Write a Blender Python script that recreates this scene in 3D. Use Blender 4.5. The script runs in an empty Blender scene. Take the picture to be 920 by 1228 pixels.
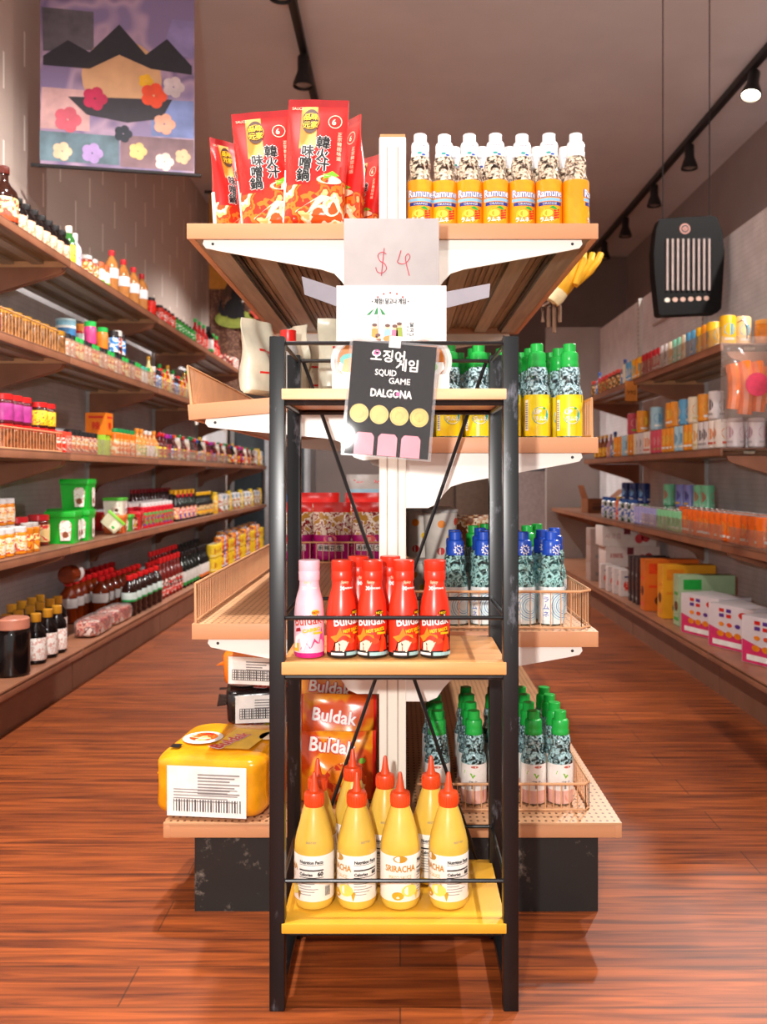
import bpy, bmesh, math, random
from mathutils import Vector, Matrix
RND = random.Random(11)
S = bpy.context.scene
COL = S.collection
PI = math.pi
F = 1100.0            # focal length in pixels of the 920x1228 frame
CAMZ = 0.87

# ------------------------------------------------------------------ colours and materials
def lin(h):
    h = h.lstrip('#')
    out = []
    for i in (0, 2, 4):
        c = int(h[i:i+2], 16) / 255
        out.append(c / 12.92 if c <= 0.04045 else ((c + 0.055) / 1.055) ** 2.4)
    return (*out, 1.0)

MATS = {}
def _new(name):
    m = bpy.data.materials.new(name); m.use_nodes = True
    nt = m.node_tree
    return m, nt, nt.nodes['Principled BSDF'], nt.nodes['Material Output']

def mat(h, rough=0.45, metal=0.0, var=0.08, scale=30.0, bump=0.0, spec=0.5, stretch=(1, 1, 1), trans=0.0, coat=0.0):
    key = ('m', h, rough, metal, var, scale, bump, spec, stretch, trans, coat)
    if key in MATS: return MATS[key]
    m, nt, b, out = _new('paint_' + h.strip('#'))
    c = lin(h)
    b.inputs['Roughness'].default_value = rough
    b.inputs['Metallic'].default_value = metal
    b.inputs['Specular IOR Level'].default_value = spec
    b.inputs['Coat Weight'].default_value = coat
    b.inputs['Transmission Weight'].default_value = trans
    tc = nt.nodes.new('ShaderNodeTexCoord'); mp = nt.nodes.new('ShaderNodeMapping')
    mp.inputs['Scale'].default_value = stretch
    nt.links.new(tc.outputs['Object'], mp.inputs['Vector'])
    nz = nt.nodes.new('ShaderNodeTexNoise'); nz.inputs['Scale'].default_value = scale; nz.inputs['Detail'].default_value = 3
    nt.links.new(mp.outputs['Vector'], nz.inputs['Vector'])
    rp = nt.nodes.new('ShaderNodeValToRGB')
    rp.color_ramp.elements[0].position = 0.3; rp.color_ramp.elements[1].position = 0.7
    rp.color_ramp.elements[0].color = tuple(x * (1 - var * 1.6) for x in c[:3]) + (1,)
    rp.color_ramp.elements[1].color = tuple(min(1, x * (1 + var)) for x in c[:3]) + (1,)
    nt.links.new(nz.outputs['Fac'], rp.inputs['Fac'])
    nt.links.new(rp.outputs['Color'], b.inputs['Base Color'])
    if bump:
        bp = nt.nodes.new('ShaderNodeBump'); bp.inputs['Strength'].default_value = bump; bp.inputs['Distance'].default_value = 0.01
        nt.links.new(nz.outputs['Fac'], bp.inputs['Height']); nt.links.new(bp.outputs['Normal'], b.inputs['Normal'])
    MATS[key] = m
    return m

def glass(h, bump=0.0, rough=0.03, ior=1.42, scale=45.0, tw=.72):
    key = ('g', h, bump, rough, ior, scale, tw)
    if key in MATS: return MATS[key]
    m, nt, b, out = _new('glass_' + h.strip('#'))
    b.inputs['Base Color'].default_value = lin(h)
    b.inputs['Roughness'].default_value = rough
    b.inputs['IOR'].default_value = ior
    if tw == 'painted_glints':                            # noise of clear and pale patches paints in the refracted glints
        t2 = nt.nodes.new('ShaderNodeTexCoord'); n2 = nt.nodes.new('ShaderNodeTexNoise'); n2.inputs['Scale'].default_value = scale * 1.6; n2.inputs['Detail'].default_value = 2; n2.inputs['Distortion'].default_value = 1.5
        r2 = nt.nodes.new('ShaderNodeValToRGB'); r2.color_ramp.elements[0].position = .42; r2.color_ramp.elements[1].position = .56
        r2.color_ramp.elements[0].color = (1, 1, 1, 1); r2.color_ramp.elements[1].color = (.12, .12, .12, 1)
        nt.links.new(t2.outputs['Object'], n2.inputs['Vector']); nt.links.new(n2.outputs['Fac'], r2.inputs['Fac']); nt.links.new(r2.outputs['Color'], b.inputs['Transmission Weight'])
    else: b.inputs['Transmission Weight'].default_value = tw
    if bump:
        tc = nt.nodes.new('ShaderNodeTexCoord')
        nz = nt.nodes.new('ShaderNodeTexNoise'); nz.inputs['Scale'].default_value = scale; nz.inputs['Detail'].default_value = 1.5
        nt.links.new(tc.outputs['Object'], nz.inputs['Vector'])
        bp = nt.nodes.new('ShaderNodeBump'); bp.inputs['Strength'].default_value = bump; bp.inputs['Distance'].default_value = 0.02
        nt.links.new(nz.outputs['Fac'], bp.inputs['Height']); nt.links.new(bp.outputs['Normal'], b.inputs['Normal'])
    MATS[key] = m
    return m

def film(h='ffffff', body=0.06, rough=0.06):
    """thin clear plastic: mostly see-through, with a reflecting surface"""
    key = ('f', h, body, rough)
    if key in MATS: return MATS[key]
    m, nt, b, out = _new('clear_plastic_' + h)
    nt.nodes.remove(b)
    tr = nt.nodes.new('ShaderNodeBsdfTransparent'); gl = nt.nodes.new('ShaderNodeBsdfGlossy'); df = nt.nodes.new('ShaderNodeBsdfDiffuse')
    gl.inputs['Roughness'].default_value = rough; df.inputs['Color'].default_value = lin(h); tr.inputs['Color'].default_value = (.94, .94, .94, 1)
    m1 = nt.nodes.new('ShaderNodeMixShader'); m1.inputs['Fac'].default_value = body
    m2 = nt.nodes.new('ShaderNodeMixShader'); lw = nt.nodes.new('ShaderNodeLayerWeight'); pw = nt.nodes.new('ShaderNodeMath'); pw.operation = 'POWER'; pw.inputs[1].default_value = 4.0
    fr = nt.nodes.new('ShaderNodeMath'); fr.operation = 'MULTIPLY_ADD'; fr.inputs[1].default_value = .5; fr.inputs[2].default_value = .008
    nt.links.new(lw.outputs['Facing'], pw.inputs[0]); nt.links.new(pw.outputs[0], fr.inputs[0])
    nt.links.new(tr.outputs[0], m1.inputs[1]); nt.links.new(df.outputs[0], m1.inputs[2])
    nt.links.new(fr.outputs[0], m2.inputs['Fac']); nt.links.new(m1.outputs[0], m2.inputs[1]); nt.links.new(gl.outputs[0], m2.inputs[2])
    nt.links.new(m2.outputs[0], out.inputs['Surface'])
    MATS[key] = m
    return m

def prnt(cols, scale=60.0, rough=0.4, stretch=(1, 1, 1), soft=False, detail=2.0):
    """printed packaging: blotches of several ink colours"""
    key = ('p', tuple(cols), scale, rough, stretch, soft)
    if key in MATS: return MATS[key]
    m, nt, b, out = _new('print_' + cols[0].strip('#'))
    b.inputs['Roughness'].default_value = rough
    tc = nt.nodes.new('ShaderNodeTexCoord'); mp = nt.nodes.new('ShaderNodeMapping'); mp.inputs['Scale'].default_value = stretch
    nz = nt.nodes.new('ShaderNodeTexNoise'); nz.inputs['Scale'].default_value = scale; nz.inputs['Detail'].default_value = detail
    rp = nt.nodes.new('ShaderNodeValToRGB')
    rp.color_ramp.interpolation = 'LINEAR' if soft else 'CONSTANT'
    n = len(cols)
    while len(rp.color_ramp.elements) < n: rp.color_ramp.elements.new(0.5)
    for i, cc in enumerate(cols):
        rp.color_ramp.elements[i].position = 0.0 if i == 0 else 0.36 + 0.28 * i / n + (0.0 if not soft else -0.03)
    for i, cc in enumerate(cols):
        rp.color_ramp.elements[i].color = lin(cc)
    nt.links.new(tc.outputs['Object'], mp.inputs['Vector']); nt.links.new(mp.outputs['Vector'], nz.inputs['Vector'])
    nt.links.new(nz.outputs['Fac'], rp.inputs['Fac']); nt.links.new(rp.outputs['Color'], b.inputs['Base Color'])
    MATS[key] = m
    return m

def perforated(h, hole, pitch=0.0125, rad=0.22, rough=0.45, axes=('X', 'Y'), sy=1.0):
    key = ('h', h, hole, pitch, rad, axes, sy)
    if key in MATS: return MATS[key]
    m, nt, b, out = _new('perforated_' + h.strip('#'))
    b.inputs['Roughness'].default_value = rough
    tc = nt.nodes.new('ShaderNodeTexCoord'); sp = nt.nodes.new('ShaderNodeSeparateXYZ')
    nt.links.new(tc.outputs['Object'], sp.inputs[0])
    sq = []
    for k, a in enumerate(axes):
        mu = nt.nodes.new('ShaderNodeMath'); mu.operation = 'MULTIPLY'; mu.inputs[1].default_value = 1 / (pitch * (sy if k else 1.0))
        fr = nt.nodes.new('ShaderNodeMath'); fr.operation = 'FRACT'
        su = nt.nodes.new('ShaderNodeMath'); su.operation = 'SUBTRACT'; su.inputs[1].default_value = 0.5
        pw = nt.nodes.new('ShaderNodeMath'); pw.operation = 'MULTIPLY'
        nt.links.new(sp.outputs[a], mu.inputs[0]); nt.links.new(mu.outputs[0], fr.inputs[0]); nt.links.new(fr.outputs[0], su.inputs[0])
        nt.links.new(su.outputs[0], pw.inputs[0]); nt.links.new(su.outputs[0], pw.inputs[1])
        sq.append(pw)
    ad = nt.nodes.new('ShaderNodeMath'); ad.operation = 'ADD'
    nt.links.new(sq[0].outputs[0], ad.inputs[0]); nt.links.new(sq[1].outputs[0], ad.inputs[1])
    lt = nt.nodes.new('ShaderNodeMath'); lt.operation = 'LESS_THAN'; lt.inputs[1].default_value = rad * rad
    nt.links.new(ad.outputs[0], lt.inputs[0])
    nz = nt.nodes.new('ShaderNodeTexNoise'); nz.inputs['Scale'].default_value = 9; nz.inputs['Detail'].default_value = 4
    nt.links.new(tc.outputs['Object'], nz.inputs['Vector'])
    c = lin(h)
    r1 = nt.nodes.new('ShaderNodeValToRGB'); r1.color_ramp.elements[0].position = .3; r1.color_ramp.elements[1].position = .7
    r1.color_ramp.elements[0].color = tuple(x * .82 for x in c[:3]) + (1,); r1.color_ramp.elements[1].color = c
    nt.links.new(nz.outputs['Fac'], r1.inputs['Fac'])
    mx = nt.nodes.new('ShaderNodeMix'); mx.data_type = 'RGBA'
    nt.links.new(lt.outputs[0], mx.inputs[0]); nt.links.new(r1.outputs['Color'], mx.inputs[6]); mx.inputs[7].default_value = lin(hole)
    nt.links.new(mx.outputs[2], b.inputs['Base Color'])
    MATS[key] = m
    return m

def scuffed(h, scuff, rough=0.4, metal=0.0, amount=0.62, scale=12.0, stretch=(1, 1, 1)):
    key = ('s', h, scuff, rough, metal, amount, scale, stretch)
    if key in MATS: return MATS[key]
    m, nt, b, out = _new('scuffed_' + h.strip('#'))
    b.inputs['Roughness'].default_value = rough; b.inputs['Metallic'].default_value = metal
    tc = nt.nodes.new('ShaderNodeTexCoord'); mp = nt.nodes.new('ShaderNodeMapping'); mp.inputs['Scale'].default_value = stretch
    nz = nt.nodes.new('ShaderNodeTexNoise'); nz.inputs['Scale'].default_value = scale; nz.inputs['Detail'].default_value = 9; nz.inputs['Roughness'].default_value = .7
    rp = nt.nodes.new('ShaderNodeValToRGB'); rp.color_ramp.elements[0].position = amount; rp.color_ramp.elements[1].position = amount + .13
    rp.color_ramp.elements[0].color = lin(h); rp.color_ramp.elements[1].color = lin(scuff)
    nt.links.new(tc.outputs['Object'], mp.inputs['Vector']); nt.links.new(mp.outputs['Vector'], nz.inputs['Vector'])
    nt.links.new(nz.outputs['Fac'], rp.inputs['Fac']); nt.links.new(rp.outputs['Color'], b.inputs['Base Color'])
    MATS[key] = m
    return m

def glow(h, power):
    m, nt, b, out = _new('lamp_glow_' + h)
    b.inputs['Base Color'].default_value = lin(h); b.inputs['Emission Color'].default_value = lin(h); b.inputs['Emission Strength'].default_value = power
    return m

# ------------------------------------------------------------------ mesh builder
TXT = {}
def text_mesh(s):
    if s not in TXT:
        c = bpy.data.curves.new('t', 'FONT'); c.body = s; c.size = 1.0; c.resolution_u = 2; c.align_x = 'CENTER'
        o = bpy.data.objects.new('t', c)
        me = bpy.data.meshes.new_from_object(o)
        TXT[s] = ([(v.co.x, v.co.y) for v in me.vertices], [tuple(p.vertices) for p in me.polygons])
        bpy.data.objects.remove(o); bpy.data.curves.remove(c); bpy.data.meshes.remove(me)
    return TXT[s]

class MB:
    def __init__(s): s.bm = bmesh.new(); s.mats = []; s.T = Matrix.Identity(4)
    def mi(s, m):
        if m not in s.mats: s.mats.append(m)
        return s.mats.index(m)
    def v(s, p): return s.bm.verts.new(s.T @ Vector(p))
    def f(s, vs, m):
        try: fc = s.bm.faces.new(vs)
        except ValueError: return None
        fc.material_index = s.mi(m); fc.smooth = True
        return fc
    def lathe(s, prof, m, seg=18, mats=None, capb=True, capt=True):
        rings = []
        for r, z in prof:
            if r <= 1e-6: rings.append([s.v((0, 0, z))])
            else: rings.append([s.v((r * math.cos(2 * PI * k / seg), r * math.sin(2 * PI * k / seg), z)) for k in range(seg)])
        for i in range(len(rings) - 1):
            a, b = rings[i], rings[i + 1]; mm = mats[i] if mats else m
            for k in range(seg):
                j = (k + 1) % seg
                if len(a) == 1 and len(b) == 1: continue
                if len(a) == 1: s.f([a[0], b[j], b[k]], mm)
                elif len(b) == 1: s.f([a[k], a[j], b[0]], mm)
                else: s.f([a[k], a[j], b[j], b[k]], mm)
        if capb and len(rings[0]) > 1: s.f(rings[0][::-1], mats[0] if mats else m)
        if capt and len(rings[-1]) > 1: s.f(rings[-1], mats[-1] if mats else m)
        return s
    def box(s, x0, y0, z0, x1, y1, z1, m, bev=0.0):
        t = bmesh.new(); bmesh.ops.create_cube(t, size=1.0)
        for vv in t.verts:
            vv.co = Vector(((x0 + x1) / 2 + vv.co.x * (x1 - x0), (y0 + y1) / 2 + vv.co.y * (y1 - y0), (z0 + z1) / 2 + vv.co.z * (z1 - z0)))
        if bev: bmesh.ops.bevel(t, geom=list(t.edges), offset=bev, segments=2, affect='EDGES', profile=.6)
        mp = {vv: s.v(vv.co) for vv in t.verts}
        for fc in t.faces: s.f([mp[vv] for vv in fc.verts], m)
        t.free(); return s
    def tube(s, pts, r, m, seg=8, closed=False):
        pts = [Vector(p) for p in pts]; n = len(pts); rings = []
        for i, p in enumerate(pts):
            if closed: d = (pts[(i + 1) % n] - pts[i - 1])
            else: d = pts[min(i + 1, n - 1)] - pts[max(i - 1, 0)]
            d.normalize()
            up = Vector((0, 0, 1)) if abs(d.z) < .9 else Vector((1, 0, 0))
            a = d.cross(up).normalized(); b = a.cross(d).normalized()
            rings.append([s.v(p + (a * math.cos(2 * PI * k / seg) + b * math.sin(2 * PI * k / seg)) * r) for k in range(seg)])
        for i in range(n if closed else n - 1):
            a, b = rings[i], rings[(i + 1) % n]
            for k in range(seg):
                j = (k + 1) % seg; s.f([a[k], b[k], b[j], a[j]], m)
        if not closed: s.f(rings[0], m); s.f(rings[-1][::-1], m)
        return s
    def prism(s, pts, fn, m):
        """pts 2D outline; fn(u, v, t) with t 0..1 through the thickness"""
        a = [s.v(fn(u, v, 0)) for u, v in pts]; b = [s.v(fn(u, v, 1)) for u, v in pts]
        s.f(a[::-1], m); s.f(b, m); n = len(pts)
        for i in range(n):
            j = (i + 1) % n; s.f([a[i], a[j], b[j], b[i]], m)
        return s
    def shape(s, pts, fn, m): s.f([s.v(fn(u, v)) for u, v in pts], m); return s
    def disc(s, cu, cv, ru, rv, fn, m, n=18, a0=0.0): return s.shape([(cu + ru * math.cos(a0 + 2 * PI * k / n), cv + rv * math.sin(a0 + 2 * PI * k / n)) for k in range(n)], fn, m)
    def rect(s, u0, v0, u1, v1, fn, m, n=1):
        for k in range(n):
            a = u0 + (u1 - u0) * k / n; b = u0 + (u1 - u0) * (k + 1) / n
            s.shape([(a, v0), (b, v0), (b, v1), (a, v1)], fn, m)
        return s
    def ring(s, cu, cv, r0, r1, fn, m, n=20):
        for k in range(n):
            a, b = 2 * PI * k / n, 2 * PI * (k + 1) / n
            s.shape([(cu + r0 * math.cos(a), cv + r0 * math.sin(a)), (cu + r1 * math.cos(a), cv + r1 * math.sin(a)), (cu + r1 * math.cos(b), cv + r1 * math.sin(b)), (cu + r0 * math.cos(b), cv + r0 * math.sin(b))], fn, m)
        return s
    def text(s, st, u, v, size, fn, m, sx=1.0, rot=0.0, width=None, slant=0.0, bold=0.0):
        vs, fs = text_mesh(st)
        if width:
            w = max(x for x, y in vs) - min(x for x, y in vs); sx = width / (w * size)
        c, sn = math.cos(rot), math.sin(rot)
        offs = [(0, 0)] if not bold else [(-bold, 0), (bold, 0), (0, bold), (0, -bold)]
        p0 = Vector(fn(u, v)); nn = (Vector(fn(u + 1e-3, v)) - p0).cross(Vector(fn(u, v + 1e-3)) - p0).normalized()
        for k, (ox, oy) in enumerate(offs):
            nv = []
            for x, y in vs:
                a, b = (x + slant * y) * size * sx + ox, y * size + oy
                nv.append(s.v(Vector(fn(u + a * c - b * sn, v + a * sn + b * c)) + nn * (.00007 * k)))
            for p in fs: s.f([nv[i] for i in p], m)
        return s
    def pillow(s, w, h, T, mfun, nu=16, nv=22, top=0.04, wr=0.0, seed=0, lean=0.0):
        """stand-up pouch: front and back skins, thick at the foot, sealed flat at the top; returns the front mapping"""
        rr = random.Random(seed); ph = [rr.uniform(0, 6) for _ in range(4)]
        def th(u, v):
            a = max(0.0, 1 - abs(2 * u / w) ** 2.6) ** .55
            t = v / h
            b = min(1.0, (t / .06)) ** .5 * (1 - max(0, (t - .35) / .58) ** 1.6 if t < .93 else 0.0)
            return T * .5 * a * (.25 + .75 * max(0, b) if t < .05 else max(0.02, b)) + .0012
        def wob(u, v): return wr * (math.sin(v / h * 9 + ph[0] + u * 30) + .6 * math.sin(u / w * 11 + ph[1] + v * 22)) * min(1, v / h * 3)
        def fr(u, v, o=0.0): return (u + lean * v, -th(u, v) + wob(u, v) - o, v)
        def bk(u, v): return (u + lean * v, th(u, v) + wob(u, v), v)
        us = [(-.5 + i / nu) * w for i in range(nu + 1)]; vs = [h * (j / nv) for j in range(nv + 1)]
        A = [[s.v(fr(u, v)) for u in us] for v in vs]; B = [[s.v(bk(u, v)) for u in us] for v in vs]
        for j in range(nv):
            for i in range(nu):
                mm = mfun((us[i] + us[i + 1]) / 2 / w, (vs[j] + vs[j + 1]) / 2 / h)
                s.f([A[j][i], A[j][i + 1], A[j + 1][i + 1], A[j + 1][i]], mm)
                s.f([B[j][i + 1], B[j][i], B[j + 1][i], B[j + 1][i + 1]], mm)
            for i in (0, nu):
                q = [A[j][i], A[j + 1][i], B[j + 1][i], B[j][i]]
                s.f(q if i == 0 else q[::-1], mfun(-.5, .5))
        for i in range(nu):
            s.f([A[nv][i], A[nv][i + 1], B[nv][i + 1], B[nv][i]], mfun(0, 1)); s.f([B[0][i], B[0][i + 1], A[0][i + 1], A[0][i]], mfun(0, 0))
        return fr
    def bag(s, w, d, h, m, e=0.35, wr=.006, seed=1, nu=28, nv=14, mfun=None):
        """puffed packet: a wrinkled rounded box sitting on z = 0"""
        rr = random.Random(seed); p = [rr.uniform(0, 6) for _ in range(6)]
        def sg(x, q): return math.copysign(abs(x) ** q, x)
        rows = []
        for j in range(nv + 1):
            la = -PI / 2 + PI * j / nv; row = []
            for i in range(nu):
                lo = 2 * PI * i / nu
                x = sg(math.cos(la), e) * sg(math.cos(lo), e) * w / 2; y = sg(math.cos(la), e) * sg(math.sin(lo), e) * d / 2; z = sg(math.sin(la), e) * h / 2
                k = 1 + wr * 8 * (math.sin(x * 60 + p[0]) * math.sin(y * 55 + p[1]) + math.sin(z * 80 + p[2] + x * 30))
                x *= k; y *= k
                if la > 0: z *= (1 + wr * 10 * math.sin(x * 45 + p[3]) * math.sin(y * 50 + p[4]))
                row.append(s.v((x, y, z + h / 2)))
                if j in (0, nv): break
            rows.append(row)
        for j in range(nv):
            a, b = rows[j], rows[j + 1]
            for i in range(nu):
                k = (i + 1) % nu
                mm = m if not mfun else mfun(i / nu, j / nv)
                if len(a) == 1: s.f([a[0], b[k], b[i]], mm)
                elif len(b) == 1: s.f([a[i], a[k], b[0]], mm)
                else: s.f([a[i], a[k], b[k], b[i]], mm)
        return s
    def mesh(s, name='mesh', sharp=35, bev=None):
        me = bpy.data.meshes.new(name)
        s.bm.to_mesh(me); s.bm.free()
        for m in s.mats: me.materials.append(m)
        me.set_sharp_from_angle(angle=math.radians(sharp))
        return me

def flat(O, U, V, off=0.0):
    O, U, V = Vector(O), Vector(U), Vector(V); N = U.cross(V).normalized() * off
    return lambda u, v: O + U * u + V * v + N
def cyl(R, z0=0.0, a0=0.0, off=0.0007):
    rf = R if callable(R) else (lambda v: R)
    def fn(u, v):
        r = rf(v); a = a0 + u / r; r += off
        return (r * math.sin(a), -r * math.cos(a), z0 + v)
    return fn

# ------------------------------------------------------------------ objects
def tag(o, label=None, cat=None, group=None, kind=None):
    if label: o['label'] = label
    if cat: o['category'] = cat
    if group: o['group'] = group
    if kind: o['kind'] = kind
    return o
def obj(name, me, parent=None, loc=None, label=None):
    if isinstance(me, MB): me = me.mesh(name)
    o = bpy.data.objects.new(name, me); COL.objects.link(o)
    if parent: o.parent = parent
    if loc: o.location = loc
    if label: o['label'] = label
    return o
def thing(name, label, cat, loc=(0, 0, 0), rz=0.0, group=None):
    o = bpy.data.objects.new(name, None); COL.objects.link(o); o.empty_display_size = .02
    o.location = loc; o.rotation_euler = (0, 0, rz)
    return tag(o, label, cat, group)
def struct(name, mb): return tag(obj(name, mb), kind='structure')

KIND = {}; PROTO = {}
def kind(key, name, cat, fn): KIND[key] = (name, cat, fn)
def copy_tree(o, parent=None):
    c = o.copy(); COL.objects.link(c)
    if parent: c.parent = parent
    for ch in list(o.children): copy_tree(ch, c)
    return c
def put(key, loc, rz=0.0, group=None, rx=0.0, ry=0.0, s=1.0):
    name, cat, fn = KIND[key]
    if key not in PROTO:
        r = thing(name, None, cat)
        for p in fn():
            o = obj(p[0], p[1], r)
            for q in (p[2] if len(p) > 2 else []): obj(q[0], q[1], o)
        PROTO[key] = r
    else:
        r = copy_tree(PROTO[key])
        for k in ('label', 'group'):
            if k in r: del r[k]
    r.location = loc; r.rotation_euler = (rx, ry, rz); r.scale = (s, s, s)
    if group: r['group'] = group
    return r

ORD = 'first second third fourth fifth sixth seventh eighth ninth tenth eleventh twelfth thirteenth fourteenth fifteenth sixteenth seventeenth eighteenth nineteenth twentieth'.split()
def ordinal(i): return ORD[i] if i < 20 else 'twenty-' + ORD[i - 20] if i < 29 else str(i + 1) + 'th'
SERIES = {}
def series(o, desc, place, axis="y"):
    if o is None: return
    SERIES.setdefault((desc, place, axis), []).append(o)
def finish_labels():
    for (desc, place, axis), os_ in SERIES.items():
        os_ = [o for o in os_ if o]; desc = desc.rstrip(',')
        if not os_: continue
        os_.sort(key=lambda o: o.location.y if axis == 'y' else o.location.x)
        for i, o in enumerate(os_):
            if len(os_) == 1: o['label'] = f'{desc} on {place}'
            elif axis == 'y': o['label'] = f'{desc}, {ordinal(i)} from shop front on {place}'
            else: o['label'] = f'{desc}, {ordinal(i)} from block-wall side on {place}'

def check_words():
    for o in bpy.data.objects:
        if 'label' in o and o.parent is None and len(o['label'].split()) > 16: print('LONG', o['label'])
# ------------------------------------------------------------------ room shell
WL, WR, WB, WF, CH = -1.79, 2.62, 10.6, -0.9, 3.4
def floor_mat():
    m, nt, b, out = _new('wood_plank_floor')
    tc = nt.nodes.new('ShaderNodeTexCoord'); mp = nt.nodes.new('ShaderNodeMapping')
    nt.links.new(tc.outputs['Object'], mp.inputs['Vector'])
    br = nt.nodes.new('ShaderNodeTexBrick'); br.inputs['Scale'].default_value = 1.0
    br.inputs['Brick Width'].default_value = 1.25; br.inputs['Row Height'].default_value = 0.125
    br.inputs['Mortar Size'].default_value = 0.0018; br.inputs['Mortar Smooth'].default_value = .3; br.offset = .37
    br.inputs['Color1'].default_value = lin('#9e5020'); br.inputs['Color2'].default_value = lin('#8f461c'); br.inputs['Mortar'].default_value = lin('#6a3614')
    nt.links.new(mp.outputs['Vector'], br.inputs['Vector'])
    m2 = nt.nodes.new('ShaderNodeMapping'); m2.inputs['Scale'].default_value = (1.6, 26, 1)
    nt.links.new(tc.outputs['Object'], m2.inputs['Vector'])
    nz = nt.nodes.new('ShaderNodeTexNoise'); nz.inputs['Scale'].default_value = 2.2; nz.inputs['Detail'].default_value = 6; nz.inputs['Distortion'].default_value = .8
    nt.links.new(m2.outputs['Vector'], nz.inputs['Vector'])
    rp = nt.nodes.new('ShaderNodeValToRGB'); rp.color_ramp.elements[0].position = .3; rp.color_ramp.elements[1].position = .72
    rp.color_ramp.elements[0].color = (.26, .19, .16, 1); rp.color_ramp.elements[1].color = (1.25, 1.2, 1.1, 1)
    nt.links.new(nz.outputs['Fac'], rp.inputs['Fac'])
    mx = nt.nodes.new('ShaderNodeMix'); mx.data_type = 'RGBA'; mx.blend_type = 'MULTIPLY'; mx.inputs[0].default_value = 1
    nt.links.new(br.outputs['Color'], mx.inputs[6]); nt.links.new(rp.outputs['Color'], mx.inputs[7])
    nt.links.new(mx.outputs[2], b.inputs['Base Color'])
    b.inputs['Roughness'].default_value = .5
    return m
def block_mat():
    m, nt, b, out = _new('painted_block_wall')
    tc = nt.nodes.new('ShaderNodeTexCoord'); sp = nt.nodes.new('ShaderNodeSeparateXYZ'); cb = nt.nodes.new('ShaderNodeCombineXYZ')
    nt.links.new(tc.outputs['Object'], sp.inputs[0]); nt.links.new(sp.outputs['Y'], cb.inputs['X']); nt.links.new(sp.outputs['Z'], cb.inputs['Y'])
    br = nt.nodes.new('ShaderNodeTexBrick'); br.inputs['Scale'].default_value = 1; br.inputs['Brick Width'].default_value = .46; br.inputs['Row Height'].default_value = .2
    br.inputs['Mortar Size'].default_value = .009; br.inputs['Mortar Smooth'].default_value = .2
    br.inputs['Color1'].default_value = lin('#cdbcb2'); br.inputs['Color2'].default_value = lin('#c8b7ae'); br.inputs['Mortar'].default_value = lin('#fff8f0')
    nt.links.new(cb.outputs[0], br.inputs['Vector']); nt.links.new(br.outputs['Color'], b.inputs['Base Color'])
    # the bed joints are filled flush, only the short head joints show
    b.inputs['Roughness'].default_value = .6
    md = nt.nodes.new('ShaderNodeMath'); md.operation = 'FRACT'; mu = nt.nodes.new('ShaderNodeMath'); mu.operation = 'MULTIPLY'; mu.inputs[1].default_value = 5
    nt.links.new(sp.outputs['Z'], mu.inputs[0]); nt.links.new(mu.outputs[0], md.inputs[0])
    a = nt.nodes.new('ShaderNodeMath'); a.operation = 'COMPARE'; a.inputs[1].default_value = .5; a.inputs[2].default_value = .42
    nt.links.new(md.outputs[0], a.inputs[0])
    mx = nt.nodes.new('ShaderNodeMix'); mx.data_type = 'RGBA'; mx.inputs[6].default_value = lin('#cab9b0')
    nt.links.new(a.outputs[0], mx.inputs[0]); nt.links.new(br.outputs['Color'], mx.inputs[7]); nt.links.new(mx.outputs[2], b.inputs['Base Color'])
    return m
wallp = mat('#9b8d88', .7, var=.05, scale=3)
mb = MB(); mb.box(WL - .3, WF, -.06, WR + .3, WB + .2, 0, floor_mat()); struct('floor', mb)
mb = MB(); mb.box(WL - .1, WF, CH, WR + .1, WB + .1, CH + .08, mat('#d6d6d8', .8, var=.04, scale=2)); struct('ceiling', mb)
mb = MB(); mb.box(WL - .1, WF, 0, WL, WB, CH, block_mat()); struct('wall_left', mb)
mb = MB(); mb.box(WR, WF, 0, WR + .1, WB, CH, wallp); struct('wall_right', mb)
mb = MB(); mb.box(WL - .1, WB, 0, WR + .1, WB + .1, CH, mat('#7d706c', .7, var=.05, scale=3)); struct('wall_back', mb)
mb = MB(); mb.box(1.235, 7.74, 0, 1.79, 7.80, 2.12, mat('#a39a96', .6, var=.05, scale=5)); struct('partition_back', mb)

# ------------------------------------------------------------------ shared shelving materials
PEACH = mat('#d59f72', .42, var=.07, scale=14)
PEACH2 = scuffed('#c98f66', '#e6c9aa', .45, amount=.66, scale=7)
UNDER = mat('#8c7355', .4, var=.32, scale=16, stretch=(9, .35, 1))
UNDER2 = mat('#a39581', .35, var=.16, scale=14, stretch=(8, .4, 1))
WHITEP = scuffed('#e9e4dc', '#c9c0b4', .35, amount=.68, scale=9, stretch=(1, 1, 5))
CREAM = scuffed('#efe9dc', '#b08a5c', .4, amount=.74, scale=8)
PEG = perforated('#e6e4e8', '#b4b0b2', .0254, .13, .6, ('Y', 'Z'))
BROWN = mat('#99654a', .4, var=.12, scale=9)
BROWN2 = mat('#7f5540', .45, var=.1, scale=9)
BLACK = scuffed('#0d0d10', '#6a6b74', .33, metal=.1, amount=.6, scale=26, stretch=(1, 1, .4))
DARK = mat('#151416', .45)
CHROME = mat('#c8c8c8', .2, metal=1.0)
PERFDECK = perforated('#cf9c72', '#5d3a22', .0135, .2, .45, ('X', 'Y'), 1.5)
ACRYL = film('e8c9b0', .12, .08)

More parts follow.
